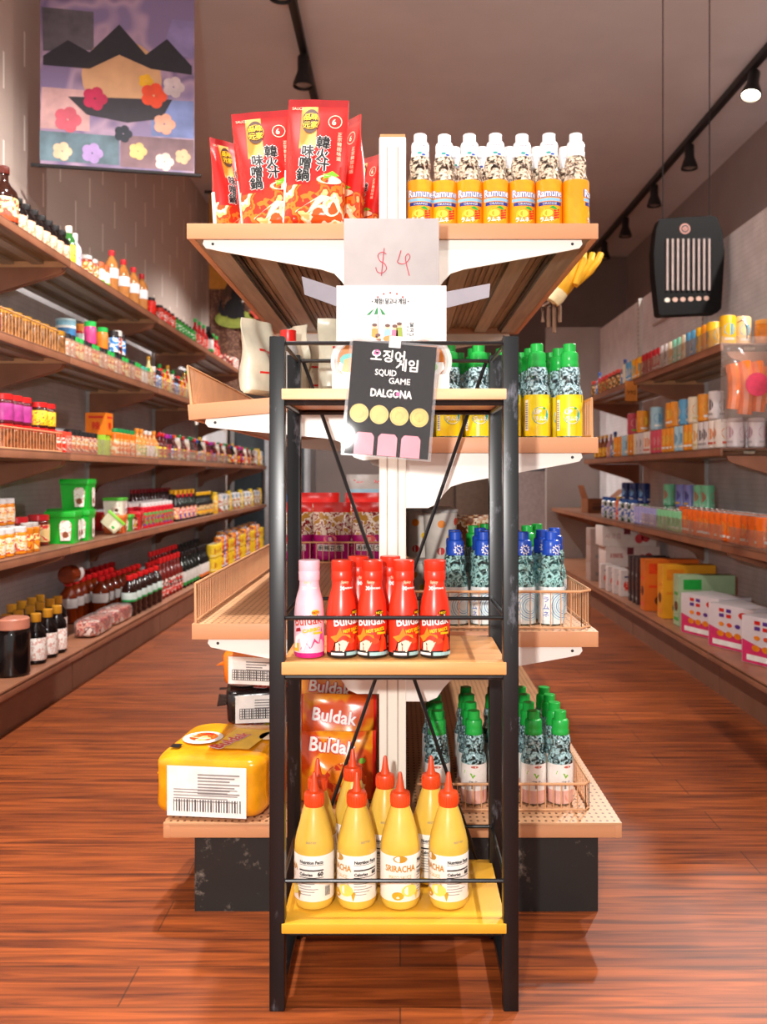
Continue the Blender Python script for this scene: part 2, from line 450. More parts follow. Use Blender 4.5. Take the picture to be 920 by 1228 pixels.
# ------------------------------------------------------------------ wall shelving, one unit per bay
BAY = 1.36
def wall_bay(side, y0, y1, levels, label, deck_h=.172, fences={}, top=1.80, group=None):
    sg = -1 if side == 'L' else 1
    xw = 1.74 if side == 'L' else 1.68            # wall face of the unit
    xs = 1.335 if side == 'L' else 1.275          # shelf front edge
    xd = 1.285 if side == 'L' else 1.225          # deck front edge
    def X(a, b): return (min(sg * a, sg * b), max(sg * a, sg * b))
    t = thing('wall_shelving_unit', label, 'shelving', (0, y0, 0), 0, group)
    L = y1 - y0; e = .003
    def bx(mb, xa, xb, ya, yb, za, zb, m, bev=0): a, b = X(xa, xb); mb.box(a, ya, za, b, yb, zb, m, bev)
    mb = MB(); bx(mb, xw + .002, xw + .02, e, L - e, 0.0, top, PEG); obj('back_panel', mb, t)
    for yy in (e,):
        mb = MB(); bx(mb, xw - .022, xw + .001, yy, yy + .03, deck_h - .02, top, perforated('#cfc8c2', '#57504c', .03, .3, .5, ('Y', 'Z'), 1.0)); obj('upright', mb, t)
    mb = MB(); bx(mb, xd + .045, xd + .07, e, L - e, 0, deck_h - .034, BROWN2); obj('kick_plate', mb, t)
    mb = MB(); bx(mb, xd, xw - .024, e, L - e, deck_h - .014, deck_h, BROWN, .003); bx(mb, xd, xd + .012, e, L - e, deck_h - .034, deck_h - .004, BROWN, .003)
    obj('deck', mb, t)
    for z in levels:
        mb = MB()
        bx(mb, xs, xw - .024, e, L - e, z - .008, z, BROWN2, .002)
        bx(mb, xs, xs + .012, e, L - e, z - .032, z - .001, BROWN, .004)
        for q in (.10, .22, .33): bx(mb, xs + q, xs + q + .045, .02, L - .03, z - .024, z - .007, UNDER2)
        bx(mb, xs + .012, xw - .03, .02, L - .03, z - .012, z - .0075, UNDER)
        bx(mb, xs + .012, xw - .03, L - .014, L - .008, z - .032, z - .006, PEACH)
        sh = obj('shelf', mb, t)
        for yb in ([.012] if True else []):
            mb = MB(); zt = z - .033
            pr = [(xs + .03, zt), (xw - .024, zt), (xw - .024, zt - .16), (xw - .05, zt - .155), (xw - .065, zt - .125), (xw - .1, zt - .105), (xs + .05, zt - .026), (xs + .035, zt - .015)]
            if side == 'L': pr = [(-a, b) for a, b in pr][::-1]
            mb.prism(pr, lambda u, v, q: (u, yb + q * .012, v), BROWN)
            obj('bracket', mb, sh)
        mb = MB(); zt = z - .033
        pr = [(xs + .03, zt), (xw - .024, zt), (xw - .024, zt - .16), (xw - .05, zt - .155), (xw - .065, zt - .125), (xw - .1, zt - .105), (xs + .05, zt - .026), (xs + .035, zt - .015)]
        if side == 'L': pr = [(-a, b) for a, b in pr][::-1]
        mb.prism(pr, lambda u, v, q: (u, L - .018 + q * .012, v), BROWN); obj('bracket', mb, sh)
        if z in fences:
            kindf, ya, yb_, h = fences[z]
            if kindf == 'clear':
                n = max(1, round((yb_ - ya) / .45)); w = (yb_ - ya) / n
                for k in range(n):
                    mb = MB(); bx(mb, xs + .013, xs + .016, ya - y0 + k * w + .004, ya - y0 + (k + 1) * w - .004, z + .0005, z + h, ACRYL, .001)
                    bx(mb, xs + .013, xs + .03, ya - y0 + k * w + .004, ya - y0 + k * w + .009, z + .0005, z + h, ACRYL); obj('clear_guard', mb, sh)
            else:
                mb = MB(); a = sg * (xs + .016)
                mb.tube([(a, ya - y0, z + .002), (a, ya - y0, z + h), (a, yb_ - y0, z + h), (a, yb_ - y0, z + .002)], .003, PEACH, 6, True)
                n = int((yb_ - ya) / .028)
                for k in range(1, n): yy = ya - y0 + (yb_ - ya) * k / n; mb.tube([(a, yy, z + .002), (a, yy, z + h)], .001, PEACH, 5)
                obj('wire_fence', mb, sh)
    return t
LZ = [.583, .962, 1.354, 1.743]; LD = .172
B0 = 2.36
wall_bay('L', B0, B0 + BAY, LZ, 'brown wall shelving unit with both wire fences, along the block wall at the shop front', fences={1.354: ('wire', 2.4, 3.62, .085), .962: ('wire', 2.4, 3.66, .075)}, group='shelving along the block wall')
wall_bay('L', B0 + BAY, B0 + 2 * BAY, LZ, 'brown wall shelving unit against block wall below the picture banner, second from shop front', fences={1.354: ('clear', 3.73, 5.07, .075), .962: ('clear', 3.73, 5.07, .07)}, group='shelving along the block wall')
wall_bay('L', B0 + 2 * BAY, B0 + 3 * BAY, LZ, 'brown wall shelving unit of block wall holding green tipped bottles, third from shop front', fences={1.354: ('clear', 5.09, 6.4, .06), .962: ('clear', 5.09, 6.4, .06)}, group='shelving along the block wall')
wall_bay('L', B0 + 3 * BAY, B0 + 4 * BAY, LZ, 'brown wall shelving unit of block wall beside the cat curtain, fourth from shop front', fences={.962: ('clear', 6.46, 7.2, .06)}, group='shelving along the block wall')
wall_bay('L', B0 + 4 * BAY, B0 + 5 * BAY, LZ[:2], 'lower brown wall shelving unit at the far end behind the cat curtain', top=1.3, group='shelving along the block wall')
RZ = [.60, .98, 1.397]
RB = 2.29
wall_bay('R', RB, RB + BAY, RZ[:1], 'low brown wall shelving unit holding pink gift boxes on its deck', fences={.60: ('clear', 2.35, 3.6, .07)}, top=2.1, group='shelving along the heater wall')
wall_bay('R', RB + BAY, RB + 2 * BAY, RZ, 'tall brown wall shelving unit stacked with cans beneath the black heater', fences={.60: ('clear', 3.7, 4.9, .07), 1.397: ('clear', 3.72, 4.95, .075)}, top=2.1, group='shelving along the heater wall')
wall_bay('R', RB + 2 * BAY, RB + 3 * BAY, RZ, 'tall brown wall shelving unit with an orange price tag on its top shelf', top=2.1, group='shelving along the heater wall')
wall_bay('R', RB + 3 * BAY, RB + 4 * BAY, RZ[:1], 'brown wall shelving unit with an opened cardboard carton, last before the partition', top=2.1, group='shelving along the heater wall')

# ------------------------------------------------------------------ the free-standing double-sided gondola
GY, GL, GX = 1.806, 1.22, -.015
g = thing('gondola_shelving', 'free-standing double sided store shelving with tan shelf lips and white brackets', 'shelving', (GX, GY, 0))
def gshelf(name, sgn, z, w, y0, y1, tilt=0.0, ends=True, lipmat=PEACH2, topmat=PERFDECK, x_in=.028, bracket=True):
    piv = Vector((sgn * x_in, 0, z)); T = Matrix.Translation(piv) @ Matrix.Rotation(sgn * tilt, 4, 'Y') @ Matrix.Translation(-piv)
    mb = MB(); mb.T = T
    def bx(xa, xb, ya, yb, za, zb, m, bev=0): mb.box(min(sgn * xa, sgn * xb), ya, za, max(sgn * xa, sgn * xb), yb, zb, m, bev)
    bx(x_in, w, y0, y1, z - .006, z, topmat, .0015)
    bx(w - .014, w, y0, y1, z - .031, z - .001, lipmat, .004)
    if name == 'shelf':
        bx(x_in, w, y0 - .002, y0 + .004, z - .031, z - .0003, lipmat, .001)
        bx(x_in, w - .012, y1 - .004, y1, z - .031, z - .0005, lipmat, .001)
        bx(x_in, w - .05, y0 + .006, y1 - .006, z - .0095, z - .0065, UNDER)
        k = 0
        xx = x_in + .012
        while xx < w - .06:
            bx(xx, xx + .007, y0 + .006, y1 - .006, z - .013, z - .0092, UNDER); xx += .014
        for q in (.33, .66): bx(x_in + (w - x_in) * q - .02, x_in + (w - x_in) * q + .02, y0 + .006, y1 - .006, z - .026, z - .0092, UNDER2)
        bx(w - .06, w - .012, y0 + .006, y1 - .006, z - .028, z - .0065, UNDER2)
        bx(w - .069, w - .061, y0 + .006, y1 - .006, z - .02, z - .0092, DARK)
    sh = obj(name, mb, g)
    if bracket:
        for yb in (y0 + .005, y1 - .012):
            mb = MB(); mb.T = T; zt = z - .0315
            pr = [(x_in - .02, zt), (w - .032, zt), (w - .03, zt - .008), (w - .036, zt - .016), (w - .06, zt - .021), (.14, zt - .058), (.115, zt - .066), (.1, zt - .082), (.088, zt - .1), (.07, zt - .108), (x_in - .02, zt - .108)]
            pr = [(sgn * a, b) for a, b in pr]
            if sgn < 0: pr = pr[::-1]
            mb.prism(pr, lambda u, v, q: (u, yb + q * .005, v), WHITEP)
            mb.disc(sgn * (w - .05), zt - .008, .003, .003, lambda u, v: (u, yb - .0006, v), DARK, 8)
            obj('bracket', mb, sh)
    return sh, T
def wfence(parent, T, pts, h, pitch=.0135, m=PEACH, rt=.0028, rw=.0012):
    """wire fence standing along a polyline of floor points"""
    mb = MB(); mb.T = T
    P = [Vector(p) for p in pts]; up = Vector((0, 0, h))
    mb.tube([P[0]] + [p + up for p in P] + [P[-1]], rt, m, 6)
    mb.tube([p + Vector((0, 0, .004)) for p in P], rt * .8, m, 6)
    for a, b in zip(P[:-1], P[1:]):
        n = max(1, int((b - a).length / pitch))
        for k in range(n + 1): p = a.lerp(b, k / n); mb.tube([p, p + up], rw, m, 5)
    return obj('wire_fence', mb, parent)
I4 = Matrix.Identity(4)
W, WD = .405, .452
mb = MB(); mb.box(-.01, .03, .15, .01, 2 * GL, 1.5, mat('#8a6a52', .5)); obj('spine_panel', mb, g)
for yy, zz in ((0, 1.536), (GL, 1.5), (2 * GL, 1.45)):
    mb = MB(); mb.box(-.0265, yy - .002, 0, .0265, yy + .045, zz, CREAM, .003)
    mb.box(-.012, yy - .0024, .2, -.009, yy, zz - .02, mat('#b5a796', .5)); mb.box(.009, yy - .0024, .2, .012, yy, zz - .02, mat('#b5a796', .5))
    mb.box(-.025, yy, zz, .025, yy + .043, zz + .006, mat('#c98d5c', .5), .001)
    obj('upright', mb, g)
KICK = scuffed('#1b1917', '#8a7f74', .5, amount=.585, scale=19)
mb = MB(); mb.box(-.395, .024, 0, .41, .034, .15, KICK); mb.box(-.395, .034, 0, -.385, 2 * GL, .15, KICK); mb.box(.4, .034, 0, .41, 2 * GL, .15, scuffed('#2a211b', '#b58c67', .5, amount=.55, scale=11)); obj('kick_plate', mb, g)
ZT, ZL2, ZR2, ZL3, ZR3, ZD = 1.366, 1.042, .945, .578, .563, .186
TILT = math.radians(5.0)
for sgn in (-1, 1): gshelf('shelf', sgn, ZT, W, 0, GL)
l2, TL2 = gshelf('shelf', -1, ZL2, W, 0, GL, TILT)
r2, TR2 = gshelf('shelf', 1, ZR2, W, 0, GL)
l3, TL3 = gshelf('shelf', -1, ZL3, W - .01, 0, GL)
r3, TR3 = gshelf('shelf', 1, ZR3, W, 0, GL)
l3b, _ = gshelf('shelf', -1, ZL3, W - .01, GL + .002, 2 * GL)
r3b, _ = gshelf('shelf', 1, ZR3, W, GL + .002, 2 * GL)
dl, _ = gshelf('deck', -1, ZD, WD, 0, 2 * GL, bracket=False, x_in=.0)
dr, _ = gshelf('deck', 1, ZD, WD, 0, 2 * GL, bracket=False, x_in=.0)
mb = MB(); mb.box(-WD, .001, ZD - .03, WD, .006, ZD - .001, PEACH2, .001); obj('deck_lip', mb, g)
wfence(l2, TL2, [(-W + .006, .004, ZL2), (-W + .006, GL - .01, ZL2)], .076, .011)
wfence(l3, TL3, [(-W + .016, .004, ZL3), (-W + .016, GL - .01, ZL3)], .078, .016)
wfence(l3b, I4, [(-W + .016, GL + .01, ZL3), (-.03, GL + .01, ZL3)], .07, .02)
wfence(r3, TR3, [(.03, .016, ZR3), (W - .03, .016, ZR3), (W - .008, .04, ZR3), (W - .008, GL - .01, ZR3)], .076, .02)
wfence(r2, TR2, [(W - .008, .02, ZR2), (W - .008, GL - .01, ZR2)], .078, .016)
wfence(dr, I4, [(.05, .06, ZD), (WD - .06, .06, ZD), (WD - .05, .075, ZD), (WD - .05, .4, ZD)], .056, .016)

# ------------------------------------------------------------------ the black wire-braced display rack
RX0, RX1, RY0, RY1, RTOP = -.2, .18, 1.5, 1.732, 1.096
rk = thing('display_rack', 'narrow black metal rack with three wooden boards in front of the store shelving', 'rack', ((RX0 + RX1) / 2, (RY0 + RY1) / 2, 0))
cx, cy = (RX0 + RX1) / 2, (RY0 + RY1) / 2
RTm = Matrix.Translation((-cx, -cy, 0)); h = .0125
for x in (RX0, RX1):
    for y in (RY0, RY1):
        mb = MB(); mb.T = RTm; mb.box(x - h, y - h, 0, x + h, y + h, RTOP, BLACK, .002); obj('leg', mb, rk)
    mb = MB(); mb.T = RTm; mb.box(x - .01, RY0 + h, .018, x + .01, RY1 - h, .032, BLACK, .002); obj('foot_bar', mb, rk)
def rail(z, r=.0035, rear=None, front=None):
    mb = MB(); mb.T = RTm; zr = z if rear is None else rear
    mb.tube([(RX0 + h, RY0, z), (RX1 - h, RY0, z)], r, BLACK); mb.tube([(RX0 + h, RY1, zr), (RX1 - h, RY1, zr)], r, BLACK)
    for x in (RX0, RX1): mb.tube([(x + (h if x < 0 else -h) * .6, RY0 + h, z), (x + (h if x < 0 else -h) * .6, RY1 - h, zr)], r, BLACK)
    return obj('guard_rail', mb, rk)
rail(1.086); rail(.637); rail(.207)
for z in (.9885, .54, .122): rail(z, .0045)
for (z0, z1, m) in ((.993, 1.0107, mat('#e3b98a', .45, var=.1, scale=8, stretch=(1, 6, 6))), (.5465, .567, mat('#d99a5c', .45, var=.12, scale=6, stretch=(1, 8, 8))), (.127, .143, mat('#dba32c', .42, var=.06, scale=6))):
    mb = MB(); mb.T = RTm; mb.box(RX0 + .0075, RY0 - .014, z0, RX1 - .0075, RY1 + .005, z1, m, .0015)
    o = obj('shelf_board', mb, rk)
    if z0 < .2: o['label'] = 'golden yellow board'
for a, b in (((RX0 + .015, 1.09), (RX1 - .03, .13)), ((RX1 - .015, 1.09), (RX0 + .03, .13))):
    mb = MB(); mb.T = RTm; dy = .006 if a[0] < 0 else .012
    mb.tube([(a[0], RY1 + dy, a[1]), (b[0], RY1 + dy, b[1])], .0035, BLACK); obj('cross_brace', mb, rk)

# ------------------------------------------------------------------ camera and light
cam = bpy.data.cameras.new('camera'); co = bpy.data.objects.new('camera', cam); COL.objects.link(co)
co.location = (0, 0, CAMZ); co.rotation_euler = (PI / 2, 0, 0)
cam.sensor_width = 36; cam.sensor_fit = 'AUTO'; cam.lens = F / 1228 * 36
cam.shift_x = -20 / 1228; cam.shift_y = -44 / 1228; cam.clip_start = .05
cam.dof.use_dof = True; cam.dof.focus_distance = 1.68; cam.dof.aperture_fstop = 6.0
S.camera = co
def light(name, typ, loc, energy, col=(1, 1, 1), size=.05, rot=None):
    l = bpy.data.lights.new(name, typ); l.energy = energy; l.color = col
    if typ == 'AREA': l.size = size
    else: l.shadow_soft_size = size
    o = bpy.data.objects.new(name, l); COL.objects.link(o); o.location = loc
    if rot: o.rotation_euler = rot
    return o
light('camera_flash', 'POINT', (-.19, -.06, 1.0), 118, (1, .97, .93), .03)
S.world = bpy.data.worlds.new('world'); S.world.use_nodes = True
bg = S.world.node_tree.nodes['Background']; bg.inputs[0].default_value = (1, .95, .92, 1); bg.inputs[1].default_value = 1.0
S.view_settings.view_transform = 'Standard'; S.view_settings.look = 'None'; S.view_settings.gamma = 1; S.view_settings.exposure = 0.0
try: S.view_settings.use_curve_mapping = False
except Exception: pass
S.cycles.use_denoising = True
S.cycles.max_bounces = 10; S.cycles.transmission_bounces = 8; S.cycles.transparent_max_bounces = 16; S.cycles.caustics_refractive = False; S.cycles.caustics_reflective = False
# ------------------------------------------------------------------ goods on the gondola and the rack
SER = 'shelf'
def labelled(o, s): o['label'] = s; return o
RED, DRED, ORANGE, WHT, YEL = mat('#d8201c', .32), mat('#a01418', .35), mat('#f08a1c', .3), mat('#f4f2ee', .4), mat('#f2c21a', .35)
BLK, NAVY, BLUE, GREEN, GOLD = mat('#141214', .4), mat('#1c2a6e', .35), mat('#1d52c4', .3), mat('#17a83c', .32), mat('#d9a62c', .3, metal=.35)
TEAL, LGREEN, PINK, CREAMP, GREYP = mat('#2aa5a0', .35), mat('#7fc832', .35), mat('#e8318f', .35), mat('#f3e3c2', .4), mat('#8d8a88', .45)
BROWNP, MAGENTA, LEMON, PURPLE, ORED = mat('#5b2a14', .4), mat('#b0126e', .3), mat('#f5e04a', .35), mat('#5a2f8e', .35), mat('#e8481c', .3)

# ---- marble-stopper soda bottle (shared shape, four flavours)
def soda(glass_m, cap_m, kindname):
    H, R = .19, .0266
    def fn():
        mb = MB()
        mb.lathe([(.0, .002), (.02, .0), (R - .0015, .002), (R, .007), (R, .088), (R - .001, .094), (.0228, .103), (.0205, .110), (.0212, .118), (.0222, .127), (.0208, .136), (.0178, .144), (.0165, .150)], glass_m, 28)
        body = mb.mesh('bottle')
        mb = MB()
        mb.lathe([(.0172, .140), (.0185, .142), (.0185, .150), (.0172, .154), (.0178, .158), (.0178, .168), (.0165, .172), (.0128, .174), (.0128, .189), (.0118, .190)], cap_m, 24)
        if kindname in ('orange', 'original'):
            fnm = cyl(.0185, 0, 0, .0005)
            c2 = TEAL if kindname == 'orange' else WHT
            if kindname == 'orange':
                mb.disc(-.002, .148, .005, .0022, fnm, TEAL, 10); mb.disc(.006, .145, .004, .0018, fnm, BLUE, 10)
                mb.text('RAMUNE', 0, .162, .004, cyl(.0178), NAVY)
            else:
                f2 = cyl(.0186, 0, .25, .0006)
                mb.ring(0, .154, .0062, .0075, f2, WHT, 14)
                for k in range(10): a = 2 * PI * k / 10; mb.disc(.009 * math.cos(a), .154 + .009 * math.sin(a), .0016, .0016, f2, WHT, 6)
                mb.shape([(-.004, .157), (-.003, .158), (.003, .152), (.003, .150), (.001, .150)], f2, WHT)
        cap = mb.mesh('cap')
        mb = MB(); f = cyl(R)
        if kindname == 'orange':
            mb.lathe([(R + .0003, .004), (R + .0004, .006), (R + .0004, .088), (R, .0925)], prnt(['#f08a10', '#f7a417', '#f59a14'], 25, .3, soft=True), 28, capb=False, capt=False)
            mb.shape([(-.034, .046), (.034, .046), (.034, .056), (.02, .062), (-.02, .062), (-.034, .056)], f, mat('#4aa3e0', .3)) if False else None
            mb.rect(-.028, .049, .03, .055, f, mat('#8fc6ec', .3), 8)
            mb.text('Ramune', 0, .058, .0205, cyl(R, off=.0010), BLUE, width=.054, bold=.0014)
            mb.text('Ramune', 0, .058, .0205, cyl(R, off=.0014), WHT, width=.052, bold=.0004)
            mb.rect(-.024, .0405, .026, .0475, f, mat('#26338e', .3), 8); mb.text('ORANGE', 0, .042, .0062, cyl(R, off=.001), WHT, width=.028)
            mb.disc(.0, .022, .0185, .0155, f, YEL, 20); mb.disc(-.004, .025, .010, .007, cyl(R, off=.0009), LEMON, 14)
            mb.shape([(-.001, .036), (.006, .0395), (.013, .036), (.016, .031), (.008, .033)], cyl(R, off=.0011), GREEN)
            for k in range(4): mb.shape([(.008, .013 + k * .0048), (.02, .016 + k * .0048), (.02, .0195 + k * .0048), (.008, .0165 + k * .0048)], cyl(R, off=.0012), RED)
            mb.text('ラムネ', -.006, .009, .0105, cyl(R, off=.0014), WHT, width=.026, bold=.0005)
        elif kindname == 'pineapple':
            mb.lathe([(R + .0003, .003), (R + .0004, .005), (R + .0004, .083), (R, .086)], prnt(['#efd21a', '#f3dc22', '#e9c512'], 20, .3, soft=True), 28, capb=False, capt=False)
            mb.disc(.004, .044, .0175, .018, f, mat('#23a89c', .3), 22); mb.ring(.004, .044, .0158, .0166, cyl(R, off=.001), WHT, 22)
            mb.text('UP', -.003, .047, .012, cyl(R, off=.0012), WHT, bold=.0006); mb.text('ラムネ', .004, .034, .0105, cyl(R, off=.0012), WHT, width=.024, bold=.0004)
            mb.disc(.0105, .051, .0042, .0055, cyl(R, off=.0012), YEL, 12); mb.disc(.0105, .058, .003, .002, cyl(R, off=.0013), GREEN, 8)
            mb.rect(-.031, .014, -.022, .076, f, WHT, 2)
            for k in range(12): mb.rect(-.030, .018 + k * .0045, -.0235, .0205 + k * .0045, cyl(R, off=.001), GREYP)
            mb.shape([(.008, .0845), (.028, .0845), (.028, .070)], f, mat('#0f7a38', .3))
        elif kindname == 'original':
            mb.lathe([(R + .0003, .003), (R + .0004, .005), (R + .0004, .074), (R, .078)], mat('#dfe9ea', .35, var=.1, scale=40), 28, capb=False, capt=False)
            for k in range(5):
                cc = mat('#3f8fc0', .3) if k % 2 else mat('#8fc6d8', .3)
                mb.ring(.016, .04, .011 + k * .0045, .0124 + k * .0045, f, cc, 26)
            mb.rect(-.03, .01, -.012, .07, cyl(R, off=.0009), mat('#f0f2ef', .35), 3); mb.text('ラ', -.021, .048, .014, cyl(R, off=.0013), BLUE); mb.text('ム', -.021, .033, .014, cyl(R, off=.0013), BLUE); mb.text('ネ', -.021, .018, .014, cyl(R, off=.0013), BLUE)
        else:
            mb.lathe([(R + .0003, .003), (R + .0004, .005), (R + .0004, .03), (R + .0004, .080), (R, .084)], None, 28, mats=[mat('#e9b4a6', .35), mat('#eeb9aa', .35, var=.12, scale=30), mat('#f5efe9', .35), mat('#f5efe9', .35)], capb=False, capt=False)
            mb.shape([(-.018, .071), (-.004, .066), (.012, .070), (.022, .062), (.006, .062), (.0, .055), (-.004, .063), (-.02, .064)], f, LGREEN)
            mb.disc(.004, .079, .008, .0025, f, mat('#c96a5a', .4), 10)
            mb.text('もも', .002, .042, .012, cyl(R, off=.001), GREYP); mb.rect(-.003, .034, .001, .05, cyl(R, off=.001), GREYP)
            mb.disc(.012, .018, .014, .012, f, mat('#f2a58e', .4), 16)
        lab = mb.mesh('label')
        return [('bottle_glass', body), ('cap', cap), ('label', lab)]
    return fn
kind('soda_orange', 'soda_bottle', 'bottle', soda(glass('#f8e2c8', .45, .06, 1.36, 70, 'painted_glints'), mat('#eef0f2', .3), 'orange'))
kind('soda_pine', 'soda_bottle', 'bottle', soda(glass('#bfe2ea', .5, .06, 1.4, 75, 'painted_glints'), mat('#1fae45', .28), 'pineapple'))
kind('soda_blue', 'soda_bottle', 'bottle', soda(glass('#a9dedb', .5, .06, 1.4, 65, 'painted_glints'), mat('#1c4fc0', .3), 'original'))
kind('soda_peach', 'soda_bottle', 'bottle', soda(glass('#b4dce0', .5, .06, 1.4, 75, 'painted_glints'), mat('#25b348', .28), 'peach'))

def gx(px, Y): return (px - 480) * Y / F
# top shelf
zt = ZT + .0006
for px in (504, 533, 563, 594, 626, 658, 690):
    o = put('soda_orange', (gx(px, 1.852), 1.852 + RND.uniform(-.004, .004), zt), (px == 690) * 1.35 + RND.uniform(-.22, .22), 'orange soda bottles on the top shelf')
    series(o, 'orange soda bottle with white cap', 'top shelf front row', 'x')
for px in (544, 577, 610, 643, 676):
    o = put('soda_orange', (gx(px, 1.94) , 1.925, zt), RND.uniform(-.5, .5), 'orange soda bottles on the top shelf')
    series(o, 'orange soda bottle, second row', 'top shelf', 'x')
o = put('soda_orange', (gx(646, 1.99), 1.992, zt), .2, 'orange soda bottles on the top shelf'); labelled(o, 'white-capped orange soda bottle standing deepest on the gondola top shelf')

# shelf under it, block side empty of bottles; heater side: yellow label soda
zr2 = ZR2 + .0006
for px in (539, 574, 609, 644, 683):
    o = put('soda_pine', (gx(px, 1.858), 1.858, zr2), RND.uniform(-.15, .15), 'yellow label sodas'); series(o, 'yellow-labelled soda bottle, front row', 'second shelf', 'x')
for k, (Y, pxs) in enumerate(((1.925, (534, 568, 602, 636, 670)), (1.992, (550, 582, 625, 660)))):
    for px in pxs:
        o = put('soda_pine', (gx(px, Y), Y, zr2), RND.uniform(-.3, .3), 'yellow label sodas'); series(o, 'yellow-labelled soda bottle, %s row' % ('second', 'third')[k], 'second shelf', 'x')
# third shelf heater side: blue caps, then green caps behind
zr3 = ZR3 + .0006
for k, (Y, pxs) in enumerate(((1.895, (546, 580, 627, 661)), (1.965, (545, 583, 616, 650)), (2.035, (576, 612, 665)))):
    for px in pxs:
        o = put('soda_blue', (gx(px, Y), Y, zr3), RND.uniform(-.25, .25), 'blue capped sodas'); series(o, 'blue-capped soda bottle, %s row' % ('front', 'second', 'third')[k], 'third shelf', 'x')
for k, (Y, pxs) in enumerate(((2.13, (568, 600, 632)), (2.205, (582, 613, 644)))):
    for px in pxs:
        o = put('soda_peach', (gx(px, Y), Y, zr3), RND.uniform(-.5, .5), 'green capped sodas'); series(o, 'green-capped soda bottle, %s row' % ('near', 'far')[k], 'third shelf', 'x')
# deck heater side: green caps with white and peach labels
zd = ZD + .0006
for i, px0 in enumerate((525, 568, 604, 640, 672)):
    X = gx(px0, 1.925)
    for j in range(4):
        Y = 1.925 + .072 * j
        o = put('soda_peach', (X + RND.uniform(-.0008, .0008), Y, zd), RND.uniform(-.35, .35), 'green capped sodas on the deck')
        series(o, 'green-capped soda bottle, %s row' % ORD[j], 'bottom deck', 'x')

# ---- paper cups and packets deeper on the heater side third shelf
def dotcup():
    mb = MB(); mb.lathe([(.0, 0), (.033, 0), (.034, .004), (.038, .1), (.039, .104), (.037, .108), (0, .108)], mat('#d9cfc4', .45), 22)
    f = cyl(lambda v: .033 + v * .05, 0, .5, .0008)
    for k, (u, v, c) in enumerate(((-.03, .02, RED), (-.01, .05, YEL), (.012, .025, ORANGE), (.03, .07, RED), (-.032, .08, ORANGE), (.008, .085, RED), (.034, .035, YEL))): mb.disc(u, v, .0085, .0085, f, c, 14)
    l = MB(); l.lathe([(.0385, .104), (.0405, .106), (.0405, .112), (.02, .118), (0, .118)], film('e8e4e0', .5), 22)
    return [('cup', mb.mesh()), ('lid', l.mesh())]
kind('dotcup', 'snack_cup', 'cup', dotcup)
for (px, Y, dz) in ((505, 2.13, 0), (528, 2.06, 0), (528, 2.06, .1185), (505, 2.13, .1185)):
    o = put('dotcup', (gx(px, Y), Y, zr3 + dz), RND.uniform(-.3, .6), 'dotted cups')
    series(o, '%s dotted paper cup' % ('upper' if dz else 'lower'), 'third shelf', 'x')
def packet(cols, w=.09, h=.14, T=.03, seed=3, cap=None):
    def fn():
        mb = MB(); m = prnt(cols, 45, .3)
        mb.pillow(w, h, T, lambda u, v: (cap or m) if v > .86 else m, wr=.003, seed=seed)
        return [('packet_skin', mb.mesh())]
    return fn
kind('tan_packet', 'snack_packet', 'packet', packet(['#7a3c1c', '#c98648', '#e8d2b0', '#8a4a22'], .13, .15, .04, 5))
kind('yellow_packet', 'snack_packet', 'packet', packet(['#f0c018', '#e8e4da', '#f2cf3a'], .05, .13, .03, 6))
kind('blue_packet', 'snack_packet', 'packet', packet(['#7fc4e0', '#e8e4da', '#d8402c'], .05, .12, .03, 7))
zsp = zr3
for px, Y, k in ((543, 2.2, 'yellow_packet'), (557, 2.275, 'blue_packet')):
    o = put(k, (gx(px, Y), Y, zr3), .2); labelled(o, {'yellow_packet': 'yellow and white snack packet standing beside the dotted cups', 'blue_packet': 'light blue snack packet between dotted cups and green-capped sodas'}[k])
for i, (px, Y) in enumerate(((560, 2.36), (566, 2.46), (572, 2.56))):
    o = put('tan_packet', (gx(px, Y), Y, zr3 + .001), 0, 'brown snack packets', s=1.3); series(o, 'brown foil snack packet', 'gondola third shelf')

